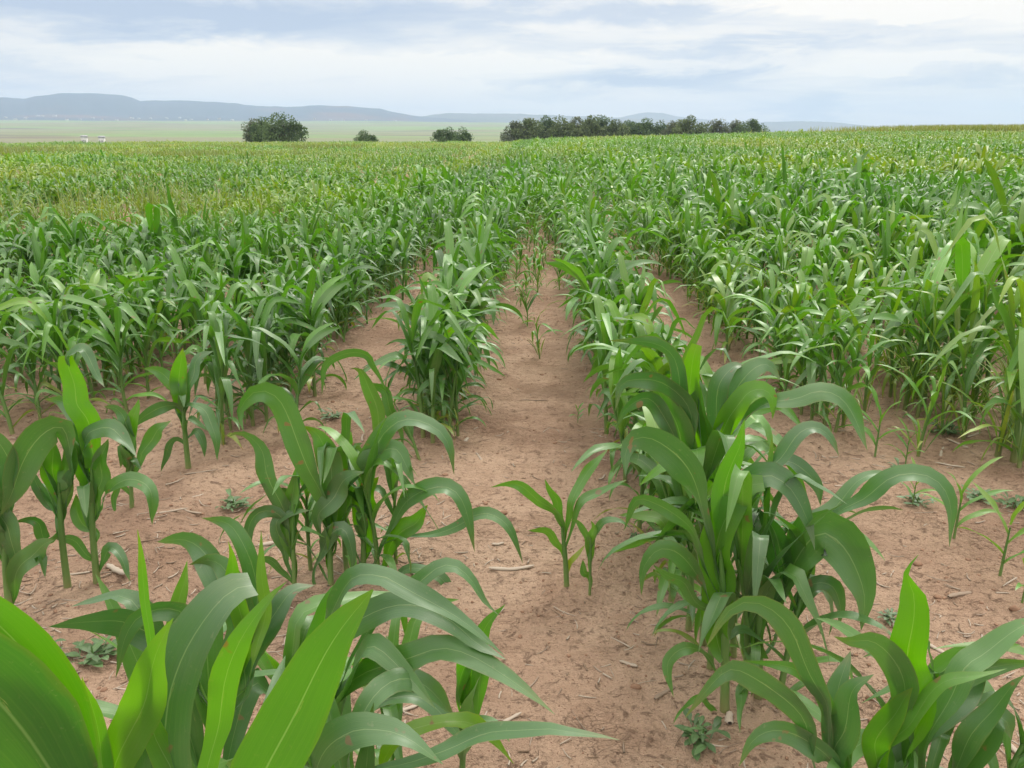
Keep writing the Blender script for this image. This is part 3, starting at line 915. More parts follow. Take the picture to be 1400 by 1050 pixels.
hero((404, 822), CA - .02, [([(404, 780), (395, 730), (398, 680), (404, 640)], 22, .0, 20, 20, .30),
                            ([(400, 790), (380, 725), (392, 702), (424, 698)], 17, -.02, 30, 30, .08),
                            ([(402, 770), (390, 715), (372, 700), (350, 704), (339, 725), (342, 768)], 17, -.06, 30, 35, .08),
                            ([(402, 800), (375, 770), (360, 765), (352, 785)], 12, -.06, 30, 35, .15)],
     "thin maize plant with small curled leaves at the left end of the middle clump", stem_top=(402, 690), stem_r=.008, seed=33)
# leaning young plant further up the same row
hero((575, 640), 3.6, [([(560, 620), (545, 590), (528, 540), (505, 525), (492, 515)], 15, .0, 20, 30, .34),
                       ([(552, 600), (522, 600), (512, 550), (495, 510), (480, 503)], 20, -.1, 15, 20, .40),
                       ([(545, 560), (510, 500), (498, 487), (470, 484), (445, 500), (440, 540)], 12, -.1, 30, 40, .16),
                       ([(556, 590), (545, 570), (530, 590), (535, 615)], 13, -.1, 30, 30, .1)],
     "leaning young maize plant with a thin leaf drooping left, left row by the path", stem_top=(540, 560), stem_r=.008, extra=1, seed=34)

# pair of plants at the left edge, standing clear on bare soil
CC = 2.42
hero((97, 828), CC, [([(100, 660), (98, 620), (88, 588), (72, 585), (50, 602), (32, 632), (16, 675), (0, 705)], 44, -.15, 15, 25, .08),
                     ([(88, 700), (75, 660), (74, 630), (70, 598)], 28, .0, 15, 15, .30),
                     ([(90, 700), (93, 655), (106, 632)], 15, .0, 50, 50, .04),
                     ([(80, 700), (68, 690), (52, 665), (42, 640)], 18, .0, 25, 30, .1),
                     ([(85, 720), (64, 740), (55, 718), (38, 711), (18, 714)], 16, -.05, 25, 30, .05),
                     ([(88, 690), (92, 650), (97, 610), (100, 595)], 24, .0, 20, 20, .28)],
     "bare-stalked maize plant at the left edge with a big grey leaf bending down left", stem_top=(80, 660), stem_r=.012, seed=41)
hero((136, 818), CC + .04, [([(128, 620), (118, 580), (107, 544), (95, 512), (90, 486)], 32, .0, 8, 10, .40, CUT),
                            ([(96, 500), (96, 486), (114, 478), (132, 512), (143, 530)], 22, -.05, 30, 35, .06),
                            ([(115, 640), (118, 600), (128, 587), (150, 585), (174, 608), (187, 625)], 25, -.1, 25, 35, .08),
                            ([(120, 640), (112, 600), (108, 575), (88, 550), (60, 546)], 22, .05, 30, 35, .06),
                            ([(135, 700), (142, 678), (160, 663), (184, 657), (205, 672), (208, 718)], 21, -.06, 30, 35, .10),
                            ([(130, 700), (118, 640), (115, 595)], 24, .0, 15, 15, .32),
                            ([(134, 700), (137, 640), (148, 600)], 24, .0, 20, 20, .18),
                            ([(130, 770), (118, 757), (98, 738), (72, 735)], 16, -.06, 30, 35, .1),
                            ([(134, 730), (112, 715), (105, 690), (104, 675)], 17, .0, 20, 20, .3),
                            ([(136, 780), (150, 750), (166, 765), (178, 795)], 16, -.06, 30, 35, .06)],
     "bare-stalked maize plant with a pale upright leaf folded at the top, left edge", stem_top=(125, 640), stem_r=.012, seed=42)
hero((15, 845), CC - .1, [([(20, 815), (26, 782), (48, 752), (74, 738)], 30, -.05, 15, 20, .18),
                          ([(15, 790), (20, 745), (-10, 700), (-40, 720)], 30, -.05, 25, 30, .06),
                          ([(12, 780), (0, 740), (-10, 700), (-18, 650)], 30, .0, 20, 20, .20),
                          ([(12, 700), (10, 640), (-6, 600), (-40, 590)], 34, -.05, 25, 30, .08),
                          ([(18, 790), (40, 770), (55, 760), (62, 790)], 14, -.05, 30, 30, .04)],
     "maize plant half cut off by the left edge with dark leaves near the soil", stem_top=(10, 690), stem_r=.012, seed=43)
hero((259, 652), 3.48, [([(250, 580), (246, 545), (246, 505), (250, 476)], 23, .0, 12, 15, .40),
                        ([(252, 575), (245, 556), (222, 555), (200, 568), (178, 588)], 16, -.1, 25, 35, .06),
                        ([(252, 575), (258, 553), (280, 562), (294, 595), (297, 630)], 16, -.1, 25, 35, .08),
                        ([(252, 570), (240, 530), (218, 508), (196, 504)], 19, .0, 25, 25, .18),
                        ([(252, 560), (262, 520), (270, 490), (292, 480)], 17, .05, 25, 35, .08),
                        ([(255, 610), (240, 600), (228, 618), (220, 645)], 10, -.05, 30, 30, .1),
                        ([(255, 600), (268, 590), (276, 600), (280, 625)], 11, -.05, 30, 30, .1)],
     "maize plant with a thick bare yellowish stalk standing alone left of the path", stem_top=(250, 550), stem_r=.013, seed=44)
hero((181, 702), 3.06, [([(183, 650), (196, 620), (212, 592), (234, 575)], 20, -.05, 20, 30, .16),
                        ([(182, 645), (176, 610), (183, 575), (190, 545)], 18, .0, 15, 20, .34),
                        ([(182, 650), (172, 625), (168, 610), (165, 640)], 14, -.05, 25, 30, .1),
                        ([(182, 680), (165, 665), (155, 680), (158, 705)], 9, -.05, 30, 30, .2),
                        ([(182, 620), (176, 585), (160, 560), (142, 556)], 18, .0, 25, 30, .06)],
     "slender maize plant on bare soil between the two larger ones at the left", stem_top=(182, 610), stem_r=.009, seed=45)

# the small pair in the middle of the path
hero((775, 812), 2.52, [([(772, 740), (765, 712), (745, 688), (720, 668), (692, 662), (671, 666)], 15, -.08, 25, 35, .34),
                        ([(772, 730), (762, 692), (745, 655)], 13, .0, 15, 20, .42),
                        ([(772, 735), (780, 695), (800, 650), (832, 613)], 15, .05, 20, 25, .32),
                        ([(774, 745), (793, 694), (818, 673), (857, 656)], 13, .0, 30, 35, .26),
                        ([(772, 765), (760, 737), (742, 726), (722, 725)], 12, -.05, 25, 30, .42),
                        ([(775, 790), (783, 765), (800, 745)], 8, .0, 20, 20, .85)],
     "small fresh green maize plant alone in the middle of the sandy path", stem_top=(768, 720), stem_r=.010, extra=0, seed=51, group='young maize plants on the path')
hero((806, 822), 2.47, [([(806, 770), (808, 740), (812, 722), (808, 712)], 13, .0, 10, 10, .44),
                        ([(806, 760), (800, 728), (788, 712), (780, 712)], 10, .0, 25, 30, .28),
                        ([(808, 745), (825, 715), (845, 712), (862, 722)], 10, -.05, 30, 35, .16),
                        ([(806, 790), (798, 780), (797, 765)], 10, .0, 10, 10, .34)],
     "tiny maize seedling right beside the small plant in the middle of the path", stem_top=(808, 735), stem_r=.005, extra=0, seed=52, group='young maize plants on the path')

def filler(u, v, Yp, s, yel, lab, k=0, rz=0.0):
    x = on_plane(u, v, Yp)[0][0]
    place_plant(TEMPL[k], x, Yp, s, rz, yel, .96, lab, tilt=(random.gauss(0, .04), random.gauss(0, .04)))


for a_ in ((380, 1400, 1.02, .92, .02, "maize plant buried among the bottom left leaves, its leaves grey-green", 0, 1.0),
           (330, 1320, 1.30, .88, .0, "maize plant mostly hidden behind the broad bright leaf at the bottom left", 1, 2.2),
           (440, 1200, 1.42, .86, .0, "maize plant at the back of the bottom left clump, with low curling leaves", 2, .4),
           (540, 1150, 1.40, .80, .02, "short maize plant at the path side of the bottom left clump", 4, 2.9),
           (560, 1260, 1.22, .74, .05, "low maize plant under the long arching leaves, bottom centre left", 5, 4.0),
           (1015, 975, 1.93, .98, .0, "slim stalked maize plant in the middle of the near right clump", 6, 1.3),
           (1062, 990, 1.88, .90, .02, "maize plant on the right side of the near right clump, dark low leaves", 7, .2),
           (968, 945, 2.05, .95, .0, "maize plant on the path side of the near right clump", 8, 2.0),
           (1000, 925, 2.12, .98, .0, "maize plant at the back of the near right clump", 9, .8),
           (940, 880, 2.26, 1.02, .03, "maize plant at the head of the dense row behind the near right clump", 10, 3.0),
           (1180, 1250, 1.45, .82, .03, "maize plant at the back of the bottom right clump, broad dark leaves", 11, .5),
           (1240, 1220, 1.46, .80, .05, "maize plant hidden behind the stiff upright leaf at the bottom right", 12, 2.4),
           (1320, 1250, 1.42, .78, .03, "maize plant behind the leaves at the bottom right corner", 13, 1.2),
           (478, 838, 2.58, .86, .0, "maize plant inside the middle left clump, behind the arched leaf", 14, 1.9),
           (520, 850, 2.56, .84, .02, "maize plant at the path side of the middle left clump", 15, .1),
           (545, 850, 2.62, .72, .0, "low leafy maize plant at the right end of the middle left clump", 16, 2.8),
           (430, 838, 2.62, .76, .0, "maize plant at the left back of the middle left clump", 17, .9)):
    filler(*a_)

HEROES = [o for o in sc.objects if o.name.startswith('maize_plant')]

# ------------------------------------------------------------------ where the crop stands
ORD = "first second third fourth fifth sixth seventh eighth ninth tenth eleventh twelfth thirteenth fourteenth fifteenth sixteenth seventeenth eighteenth nineteenth".split()
TENS = {20: ("twenty", "twentieth"), 30: ("thirty", "thirtieth"), 40: ("forty", "fortieth"), 50: ("fifty", "fiftieth"), 60: ("sixty", "sixtieth"),
        70: ("seventy", "seventieth"), 80: ("eighty", "eightieth"), 90: ("ninety", "ninetieth")}


def ordinal(n):
    if n <= 19: return ORD[n - 1]
    t_, u_ = n // 10 * 10, n % 10
    return TENS[t_][1] if u_ == 0 else TENS[t_][0] + '-' + ORD[u_ - 1]


START = {-1: 3.78, 0: 2.36, -2: 3.72, 1: 3.95, -3: 3.85, 2: 3.5, 3: 3.8, -4: 3.9, 4: 4.2}


def crop_points():
    out = []
    r = random.Random(5)
    for k in range(-125, 110):
        X0 = rowx(k)
        y = START.get(k, 4.2 + r.uniform(-.4, .6))
        y = max(y, abs(X0) * 1.0 - 3)
        while y < 142:
            step = .085 if y < 12 else (.12 if y < 25 else (.18 if y < 60 else .25))
            sig = .06 if k in (-1, 0) else (.13 if k == -2 and y < 9 else (.12 if k == 1 and y < 8 else .24))
            if k == -2 and y < 7.5: sig = .10
            if k in (-1, 0) and y > 8.5: sig = .06 + min(.20, (y - 8.5) * .035)
            if y < 20 and k <= -2: step = .052
            if y < 9 and k >= 1: step = .065
            if y < 14 and k in (-1, 0): step = .066
            if y < 4.6 and k == -1: step = .055
            y += step * r.uniform(.55, 1.5)
            rr = math.hypot(X0, y)
            if rr > 138: break
            dens = .5 + .5 * float(vnoise(k * .9, y * .45, 77)) * 1.4
            if k in (-1, 0, -2): dens = 1.2
            if y < 9: dens = max(dens, 1.0 if k < 0 else .85)
            if y > 9: dens += .25
            if r.random() > dens: continue
            if k <= -4 and y > 10 and float(fbm(X0 / 7, y / 12, 3, 91)) > .10 and r.random() < .35: continue
            out.append((k, X0 + r.gauss(0, sig), y))
    # stray plants between the two middle rows
    for (u, v) in ((721, 446), (738, 492), (712, 420), (735, 400), (705, 398)):
        x, y = ground_at(u, v)
        out.append(('path', x, y))
    y = 7.5
    while y < 137:
        y += r.uniform(.05, .2) if y > 14 else r.uniform(.12, .45)
        out.append(('path', r.gauss(0, .12), y))
    return out


PTS = crop_points()


def style(k, x, y):
    """size, yellowness, brightness, slim? for a plant standing at x, y"""
    n = float(fbm(x * .25, y * .18, 3, 51)); n2 = float(fbm(x * .8 + 9, y * .5, 2, 61))
    if k == 'path': return (.40 if y < 13 else min(.78, .45 + (y - 13) * .02)), .18, 1.0, y < 13
    s = .80 + .10 * n2; yel = .03 + .10 * n; b = 1.0
    slim = False
    if k >= 1:
        s = .74 + .22 * n2 + .14 * sstep(4, 8, y); yel = .12 + .16 * n + .05 * n2
        slim = (n2 > -.12) and y < 9
        if k in (1,) and y > 5.2: s *= .9
    if k == 0:
        s = .74; yel = .06 + .08 * n
    if k == -1:
        s = .76; yel = .02
        if y > 7: s = .78
    if k == -2: s = .70; yel = -.02; b = .95
    if k <= -3:
        yel = .04 + .14 * n; s = .70 + .08 * n2
        if y > 8: yel += .10 * float(sstep(8, 13, y)) + .22 * max(0, n); s *= .94
        if y > 9 and k <= -4: s *= 1 - .30 * float(sstep(-.15, .15, fbm(x / 7, y / 12, 3, 91)))
    if y > 20: yel += .06
    big = float(fbm(x / 11 + 4, y / 17, 3, 131))
    if y > 9: s *= 1 + .30 * big * float(sstep(9, 16, y)); yel += .32 * float(fbm(x / 8 - 2, y / 13, 3, 141)) * float(sstep(7, 14, y)); b *= 1 + .22 * big
    s *= 1 - .10 * float(sstep(20, 90, y))
    return s, yel, b, slim


vis = []
rest = []
for (k, x, y) in PTS:
    a = project(x, y, .45)
    if a is None: continue
    inside = -90 < a[0] < 1490 and a[1] < 1150
    d = math.hypot(x, y)
    if inside: vis.append((d, k, x, y))
    else: rest.append((d, k, x, y))
vis.sort(key=lambda q: q[0])
NIND = 300 - len(HEROES) - 15
ind = vis[:NIND]; rest += vis[NIND:]

SIDE = {}
counts = {}
ind.sort(key=lambda q: q[3])
START_COUNT = {-1: 0, 0: 0}
for d, k, x, y in ind:
    counts[k] = counts.get(k, 0) + 1
    n = counts[k]
    s, yel, b, slim = style(k, x, y)
    s *= random.uniform(.78, 1.16)
    yel += random.gauss(0, .045)
    b *= random.uniform(.9, 1.1)
    if not slim and random.random() < .10 and k != 'path': s *= 1.15
    look = "yellow-green" if yel > .17 else ("dark green" if yel < .0 else "mid green")
    if k == 'path':
        n = counts[k]
        lab = "%s of the thin young maize plants between the two middle rows" % ordinal(n)
        lab = lab[0].lower() + lab[1:]
        grp = 'young maize plants on the path'
    else:
        rown = ordinal(-k) if k < 0 else ordinal(k + 1)
        side_ = "left" if k < 0 else "right"
        lab = "%s maize plant, %s from the front in the %s row %s of the path" % (look, ordinal(n), rown, side_)
        grp = 'maize plants growing in rows'
    T = random.choice(SLIM) if slim else random.choice(TEMPL)
    place_plant(T, x, y, s / .8 * .8 / .8, random.uniform(0, 6.28), yel, b, lab, group=grp, tilt=(random.gauss(0, .05), random.gauss(0, .05)))

for (u, v, sc_, yc, ti, lab) in ((1384, 640, 1.48, .24, 0, "tall yellow-green maize clump plant at the right edge with a broad bright top leaf"),
                            (1362, 632, 1.3, .28, 1, "slim yellowing maize plant with brown lower stems near the right edge"),
                            (1398, 634, 1.4, .22, 2, "maize plant cut by the right edge, above the bare soil with straw"),
                            (1262, 556, 1.3, .16, 3, "tall maize plant leading the third row right of the path"),
                            (1290, 552, 1.4, .20, 4, "tall broad-leaved maize plant beside the leader of the third row"),
                            (1152, 588, .98, .12, 5, "pale stalked maize plant leading the second row right of the path")):
    x, y = ground_at(u, v)
    place_plant(TEMPL[ti + 6] if ti in (0, 3, 4) else SLIM[ti], x, y, sc_, ti * 1.3, yc, 1.1, lab)

for i, (u, v, sc_, yc, slim_, lab) in enumerate(((1196, 415, 1.28, .22, 0, "very tall bright yellow-green maize plant rising above the right-hand stand"),
                            (1214, 410, 1.18, .30, 0, "bright lime-leaved maize plant touching the very tall one in the right-hand stand"),
                            (1178, 418, 1.10, .18, 0, "tall upright maize plant just before the very tall bright one at the right"),
                            (912, 378, 1.05, .26, 1, "grassy tufted maize clump beside the bare gap right of the path row"),
                            (922, 380, .95, .30, 1, "thin-bladed maize tuft with brown base, right of the grassy clump by the gap"),
                            (1330, 545, 1.4, .14, 0, "tall maize plant with long arching leaves near the right edge"),
                            (1345, 560, 1.35, .20, 0, "tall leafy maize plant behind the yellowing clump at the right edge"),
                            (845, 305, 1.0, .30, 0, "yellow-green maize plant standing out beyond the right path row"),
                            (1092, 300, 1.15, .28, 0, "pale tall maize plant standing out far up the right-hand stand"))):
    x, y = ground_at(u, v)
    place_plant(SLIM[i] if slim_ else TEMPL[(i * 2 + 1) % 18], x, y, sc_, i * 1.7, yc, 1.12, lab)

# seedlings standing in the gap of the second row on the right
for (u, v, hpx, lab) in ((1195, 632, 95, "single-bladed upright maize seedling on bare soil behind the near right clump"),
                         (1237, 640, 62, "short maize seedling with a dark blade beside the straw heap on the right"),
                         (1303, 742, 110, "maize seedling with a yellow lower leaf, right of the long drooping leaf tip"),
                         (1246, 700, 60, "maize seedling rising out of the small round-leaved weeds on the right"),
                         (1366, 792, 130, "thin forked maize seedling near the right edge on bare soil"),
                         (1396, 830, 90, "maize seedling cut by the right edge of the photo"),
                         (790, 575, 30, "very small maize sprout alone on the path behind the middle plant"),
                         (1128, 588, 60, "young maize seedling in front of the pale stand on the right")):
    x, y = ground_at(u, v)
    D = project(x, y, .1)[2]
    hh = hpx * D / F / .95
    place_plant(random.choice(SEED), x, y, hh / .36, random.uniform(0, 6.28), random.uniform(-.05, .1), 1.0, lab, 'maize seedling', 'maize_seedling', 'maize seedlings on bare soil')


# ------------------------------------------------------------------ the rest of the field as one mass
def mass(points, name, label, seed, lods):
    r = np.random.default_rng(seed)
    acc = Acc()
    arr = np.array([(d, x, y, *style(k, x, y)[:3], float(style(k, x, y)[3])) for d, k, x, y in points])
    for lo, hi, lod, nl in lods:
        sel = arr[(arr[:, 0] >= lo) & (arr[:, 0] < hi)]
        if not len(sel): continue
        K = 10
        which = r.integers(0, K, len(sel))
        for k in range(K):
            S = sel[which == k]
            if not len(S): continue
            lv, st = plant_leaves(500 + lod * 40 + k, nl=nl, h=.8, lod=lod, fold_over=k % 2 == 0, tufted=3 if lod == 1 else 0, wide=.88 if lod < 2 else (1.35 if lod == 2 else 1.7))
            t = Acc()
            for V, Fq, uv, tn in lv: t.add(V, Fq, uv, tn)
            if lod < 2:
                t.add(st[0], st[1], np.stack([np.full(len(st[0]), .3), st[2][:, 1] * .2], 1), (.3, 1.0, 0, 1))
            V, Fq, U, Tn = t.arrays()
            N = len(S)
            a = r.uniform(0, 6.28, N); ca, sa = np.cos(a), np.sin(a)
            sz = S[:, 3] / .8 * r.uniform(.76, 1.16, N) * np.where(r.random(N) < .06, 1.22, 1)
            tx, ty = r.normal(0, .06, N), r.normal(0, .06, N)
            Z = V[:, 2][None, :] * sz[:, None]
            XX = (V[:, 0][None, :] * ca[:, None] - V[:, 1][None, :] * sa[:, None]) * sz[:, None] + Z * tx[:, None] + S[:, 1][:, None]
            YY = (V[:, 0][None, :] * sa[:, None] + V[:, 1][None, :] * ca[:, None]) * sz[:, None] + Z * ty[:, None] + S[:, 2][:, None]
            gz = ground_z(S[:, 1], S[:, 2])
            P = np.stack([XX, YY, Z + gz[:, None]], -1).reshape(-1, 3)
            FF = (Fq[None] + (np.arange(N) * len(V))[:, None, None]).reshape(-1, 4)
            UU = np.tile(U, (N, 1))
            TT = np.tile(Tn, (N, 1)).reshape(N, len(V), 4)
            TT[:, :, 0] += (S[:, 4] + r.normal(0, .05, N))[:, None]
            TT[:, :, 1] *= (S[:, 5] * r.uniform(.88, 1.12, N))[:, None]
            TT[:, :, 0] = np.clip(TT[:, :, 0], 0, 1)
            acc.add(P, FF, UU, TT.reshape(-1, 4))
    o = link(name, acc.mesh(name, M_crop))
    o.color = (.5, .5, 0, 1)
    tag(o, label, 'maize crop', kind='stuff')
    print(name, len(o.data.polygons))


mass(rest, "maize_crop", "dense green maize crop filling the field behind the near rows", 5, [(0, 16, 1, 11), (16, 45, 2, 9), (45, 140, 3, 7)])

# ------------------------------------------------------------------ weeds and grass among the crop
M_grass = leaf_material("weed_grass", (.09, .15, .03), (.17, .24, .045), (.28, .26, .06), rough=.6, trans=.3)


def weeds(name, label, pts, hgt, seed, yel, nblade=9):
    r = np.random.default_rng(seed)
    n = len(pts)
    P = np.repeat(np.asarray(pts), nblade, axis=0); N = len(P)
    a = r.uniform(0, 6.28, N); l = r.uniform(.55, 1.2, N) * hgt; wd = .006 + .00022 * np.hypot(P[:, 0], P[:, 1])
    lean = r.uniform(.1, .7, N)
    ox = r.normal(0, .10, N); oy = r.normal(0, .10, N)
    base = np.stack([P[:, 0] + ox, P[:, 1] + oy, terrain(P[:, 0] + ox, P[:, 1] + oy)], 1)
    rows_ = []
    for j, (q, wq) in enumerate(((0, 1), (.5, .9), (.85, .45), (1, .05))):
        c = base + np.stack([np.sin(a) * lean * l * q ** 1.8, np.cos(a) * lean * l * q ** 1.8, l * q * (1 - .25 * lean * q)], 1)
        sd = np.stack([np.cos(a), -np.sin(a), 0 * a], 1) * (wd * wq)[:, None]
        rows_ += [c - sd, c + sd]
    V = np.stack(rows_, 1).reshape(-1, 3)
    f = np.array([[0, 1, 3, 2], [2, 3, 5, 4], [4, 5, 7, 6]])
    Fq = (f[None] + (np.arange(N) * 8)[:, None, None]).reshape(-1, 4)
    T = np.stack([np.clip(r.normal(yel, .15, N), 0, 1), r.uniform(.8, 1.2, N), r.uniform(0, .6, N), np.ones(N)], 1)
    T = np.repeat(T, 8, axis=0)
    U = np.tile(np.array([[.2, 0], [.8, 0], [.2, .5], [.8, .5], [.2, .8], [.8, .8], [.2, 1], [.8, 1]]), (N, 1))
    o = link(name, new_mesh(name, V, Fq, M_grass, U, T)); o.color = (.5, .5, 0, 1)
    tag(o, label, 'weeds', kind='stuff')


rw = np.random.default_rng(8)
c_ = rw.uniform([-70, 10], [70, 132], (60000, 2))
fm = fbm(c_[:, 0] / 7, c_[:, 1] / 12, 3, 91)
left_ = (c_[:, 0] < -.19 * c_[:, 1] - 1.5)
ok = ((fm > .06) & left_ & (c_[:, 1] > 12)) | ((fm > .30) & (rw.random(len(c_)) < .3))
ok &= np.hypot(c_[:, 0], c_[:, 1]) < 84
ok &= np.abs(np.arctan2(c_[:, 0], c_[:, 1])) < .68
weeds("grass", "yellowish green grass and weeds growing among the maize on the left", c_[ok][:34000], .70, 3, .36)
# the weedy rise on the skyline at the right
hp = []
for i in range(2600):
    az_ = R(rw.normal(28.0, 3.6)); d_ = rw.uniform(112, 134)
    hp.append((math.sin(az_) * d_, math.cos(az_) * d_))
weeds("grass", "yellowish tall grass on the skyline at the right of the field", hp, 1.25, 4, .62)


# ------------------------------------------------------------------ small broad-leaved weeds on the bare soil
def weed_leaf(a, L, W, lift, seed):
    n = 7
    s = np.linspace(0, 1, n)
    d = np.array([math.sin(a), math.cos(a)])
    P = np.stack([d[0] * L * s, d[1] * L * s, .012 + lift * np.sin(s * 2.2) * L], 1)
    S = np.tile([d[1], -d[0], 0], (n, 1)).astype(float)
    return leaf_sheet(P, S, W, 5, (12, 10), .10, seed, ([0, .3, .45, .7, .9, 1], [.08, .12, .8, 1, .6, .02]))


M_weed = leaf_material("weed_leaf", (.045, .11, .025), (.08, .17, .04), (.30, .28, .08), rough=.6, trans=.2)
WL = [(320, 692, .11, "grey-green spreading weed on bare soil, left of the middle clump"),
      (128, 900, .12, "dark low weed on the soil behind the bottom left leaves"),
      (870, 738, .05, "tiny round-leaved weed near the small plant on the path"),
      (1233, 655, .10, "round-leaved weed beneath the arching leaf at the right"),
      (1252, 700, .10, "low round-leaved weed around the foot of a seedling at the right"),
      (1336, 690, .10, "spreading weed between the seedlings at the right"),
      (1385, 700, .10, "spreading weed by the right edge below the slim stand"),
      (1272, 664, .08, "small weed cluster right of the arching leaf"),
      (960, 1016, .10, "curled weed at the foot of the near right clump"),
      (1010, 792, .05, "tiny weed sprout beside the near right clump"),
      (455, 572, .10, "sparse flat weed between the second row and the leaning plant"),
      (1290, 595, .14, "dark bushy weed under the pale stand on the right"),
      (1215, 845, .06, "small pale weed sprout on soil above the bottom right clump"),
      (60, 905, .09, "low dark weed near the left edge above the big leaf")]
for i, (u, v, rad_, lab) in enumerate(WL):
    x, y = ground_at(u, v)
    r_ = random.Random(i)
    root = bpy.data.objects.new("weed", None); sc.collection.objects.link(root)
    root.location = (x, y, float(ground_z(x, y)) - .004)
    tag(root, lab, 'weed', 'small weeds on the bare soil')
    A_ = Acc()
    for j in range(34):
        V, Fq, uv = weed_leaf(r_.uniform(0, 6.28), rad_ * r_.uniform(.2, .85), rad_ * r_.uniform(.10, .24), r_.uniform(.05, .5), j)
        V[:, :2] += np.array([r_.uniform(-1, 1), r_.uniform(-1, 1)]) * rad_ * .3
        A_.add(V, Fq, uv, (r_.uniform(0, .3), r_.uniform(.8, 1.2), .1, 1))
    o = link("foliage", A_.mesh("foliage", M_weed), root); o.color = (.5, .5, 0, 1)
    V, Fq, uv = tube([(0, 0, -.01), (0, 0, rad_ * .4)], [.004, .002], 6)
    link("stem", new_mesh("stem", V, Fq, M_stalk, uv), root)


# ------------------------------------------------------------------ dry stalks, straw and clods
def stick_mesh(L, r0, flat, bend, seed, dark_=0.0):
    r_ = random.Random(seed)
    n = 8
    s = np.linspace(-.5, .5, n)
    P = np.stack([s * L, bend * L * (s * 2) ** 2 + r_.uniform(-.01, .01), .3 * r0 + np.abs(s) * r_.uniform(0, .03)], 1)
    rad = r0 * np.interp(s + .5, [0, .05, .5, .95, 1], [.5, 1, .9, .8, .3]) * (1 + .15 * np.sin(s * 25))
    V, Fq, uv = tube(P, rad, 8)
    V[:, 2] = V[:, 2] * flat
    V[:, 2] += r0 * .3
    return new_mesh("dry_stalk", V, Fq, M_straw, uv, (dark_, 1, 0, 1))


STK = [(700, 780, .17, .010, 8, .0, "pale dry stalk piece lying across the path left of the small plant"),
       (380, 738, .16, .012, 40, .1, "thick pale stalk stub lying behind the front left clump"),
       (165, 786, .13, .014, 150, .0, "broad whitish husk piece on the soil behind the left edge plants"),
       (1285, 620, .16, .008, 60, .1, "grey straw stalk in the litter heap at the right"),
       (1310, 612, .15, .009, 110, .0, "pale straw stalk leaning in the litter heap at the right"),
       (1298, 640, .13, .007, 150, .0, "white straw piece at the front of the litter heap at the right"),
       (1330, 600, .12, .008, 30, .1, "short straw piece behind the litter heap at the right"),
       (1310, 815, .10, .010, 15, .7, "dark brown stalk piece on the soil at the right"),
       (1385, 1030, .22, .010, 105, .1, "long pale stalk at the bottom right corner"),
       (1290, 888, .11, .009, 130, .0, "whitish curled husk above the bottom right clump"),
       (545, 975, .12, .008, 30, .0, "pale curled straw behind the front left clump"),
       (690, 985, .11, .007, 35, .1, "thin pale straw near the bottom of the path"),
       (860, 905, .06, .007, 150, .2, "small white husk flake in the lower part of the path"),
       (905, 948, .09, .007, 40, .7, "dark curled root fragment in the lower part of the path"),
       (680, 745, .05, .008, 20, .0, "small white husk flake left of the small plant"),
       (640, 602, .06, .012, 80, .0, "white husk tuft at the foot of the dense left row"),
       (655, 625, .10, .007, 110, .3, "grey straw strip on the path near the dense left row"),
       (495, 600, .10, .008, 100, .3, "grey splintered stub beside the leaning young plant"),
       (560, 402, .14, .008, 10, .1, "pale straw bits on soil far up beside the left row"),
       (235, 705, .14, .007, 20, .3, "thin dry stalk on bare soil left of the weed"),
       (262, 700, .12, .006, 160, .4, "greyish stalk crossing another beside the weed"),
       (275, 650, .15, .005, 30, .4, "thin dark twig below the lone thick-stalked plant"),
       (275, 680, .08, .005, 50, .0, "short pale straw right of the lone thick-stalked plant"),
       (1000, 992, .05, .012, 75, .0, "upright white cut stub at the foot of the near right clump"),
       (825, 655, .07, .006, 60, .2, "small grey straw on the path behind the small plant"),
       (1100, 700, .10, .006, 150, .1, "pale straw strip right of the near right clump"),
       (1155, 670, .10, .006, 20, .3, "brownish straw strip on soil right of the near clump"),
       (730, 548, .16, .004, 5, .7, "thin dark twig across the path far up"),
       (100, 790, .15, .006, 12, .1, "pale flat straw between the left edge plants"),
       (1340, 935, .14, .008, 140, .0, "pale straw curve at the right beside the bottom right clump")]
for i, (u, v, L_, r0, deg, dk_, lab) in enumerate(STK):
    x, y = ground_at(u, v)
    o = link("dry_stalk", stick_mesh(L_, r0, .55, random.uniform(-.08, .08), i, dk_), None, (x, y, float(ground_z(x, y)) - .002), (0, random.uniform(-.05, .05), R(deg)))
    tag(o, lab, 'dry stalk', 'dry stalk pieces on the soil')

# fine litter: one mass
A_ = Acc()
rl = random.Random(3)
for i in range(9000):
    d_ = 1.3 + 9.5 * rl.random() ** 1.35
    a_ = R(rl.uniform(-40, 42))
    x, y = d_ * math.sin(a_), d_ * math.cos(a_)
    cl = float(fbm(x * 1.3, y * 1.3, 3, 71))
    if cl < .02 and rl.random() < .72: continue
    if abs(x) < .32 and rl.random() < .75: continue
    L_ = rl.uniform(.012, .06) * (1.8 if rl.random() < .12 else 1); r0 = rl.uniform(.0010, .0034)
    b = rl.uniform(0, 6.28)
    s = np.linspace(-.5, .5, 4)
    bend = rl.uniform(-.10, .10)
    P = np.stack([s * L_, bend * L_ * (s * 2) ** 2, .5 * r0 + np.abs(s) * L_ * rl.uniform(0, .25)], 1)
    Rz = np.array([[math.cos(b), -math.sin(b), 0], [math.sin(b), math.cos(b), 0], [0, 0, 1]])
    V, Fq, uv = tube(P @ Rz.T, [r0, r0, r0 * .9, r0 * .4], 4)
    V += np.array([x, y, float(ground_z(x, y))])
    A_.add(V, Fq, uv, (rl.choice([0, 0, 0, .1, .3, .5, .8, 1]), 1, 0, 1))
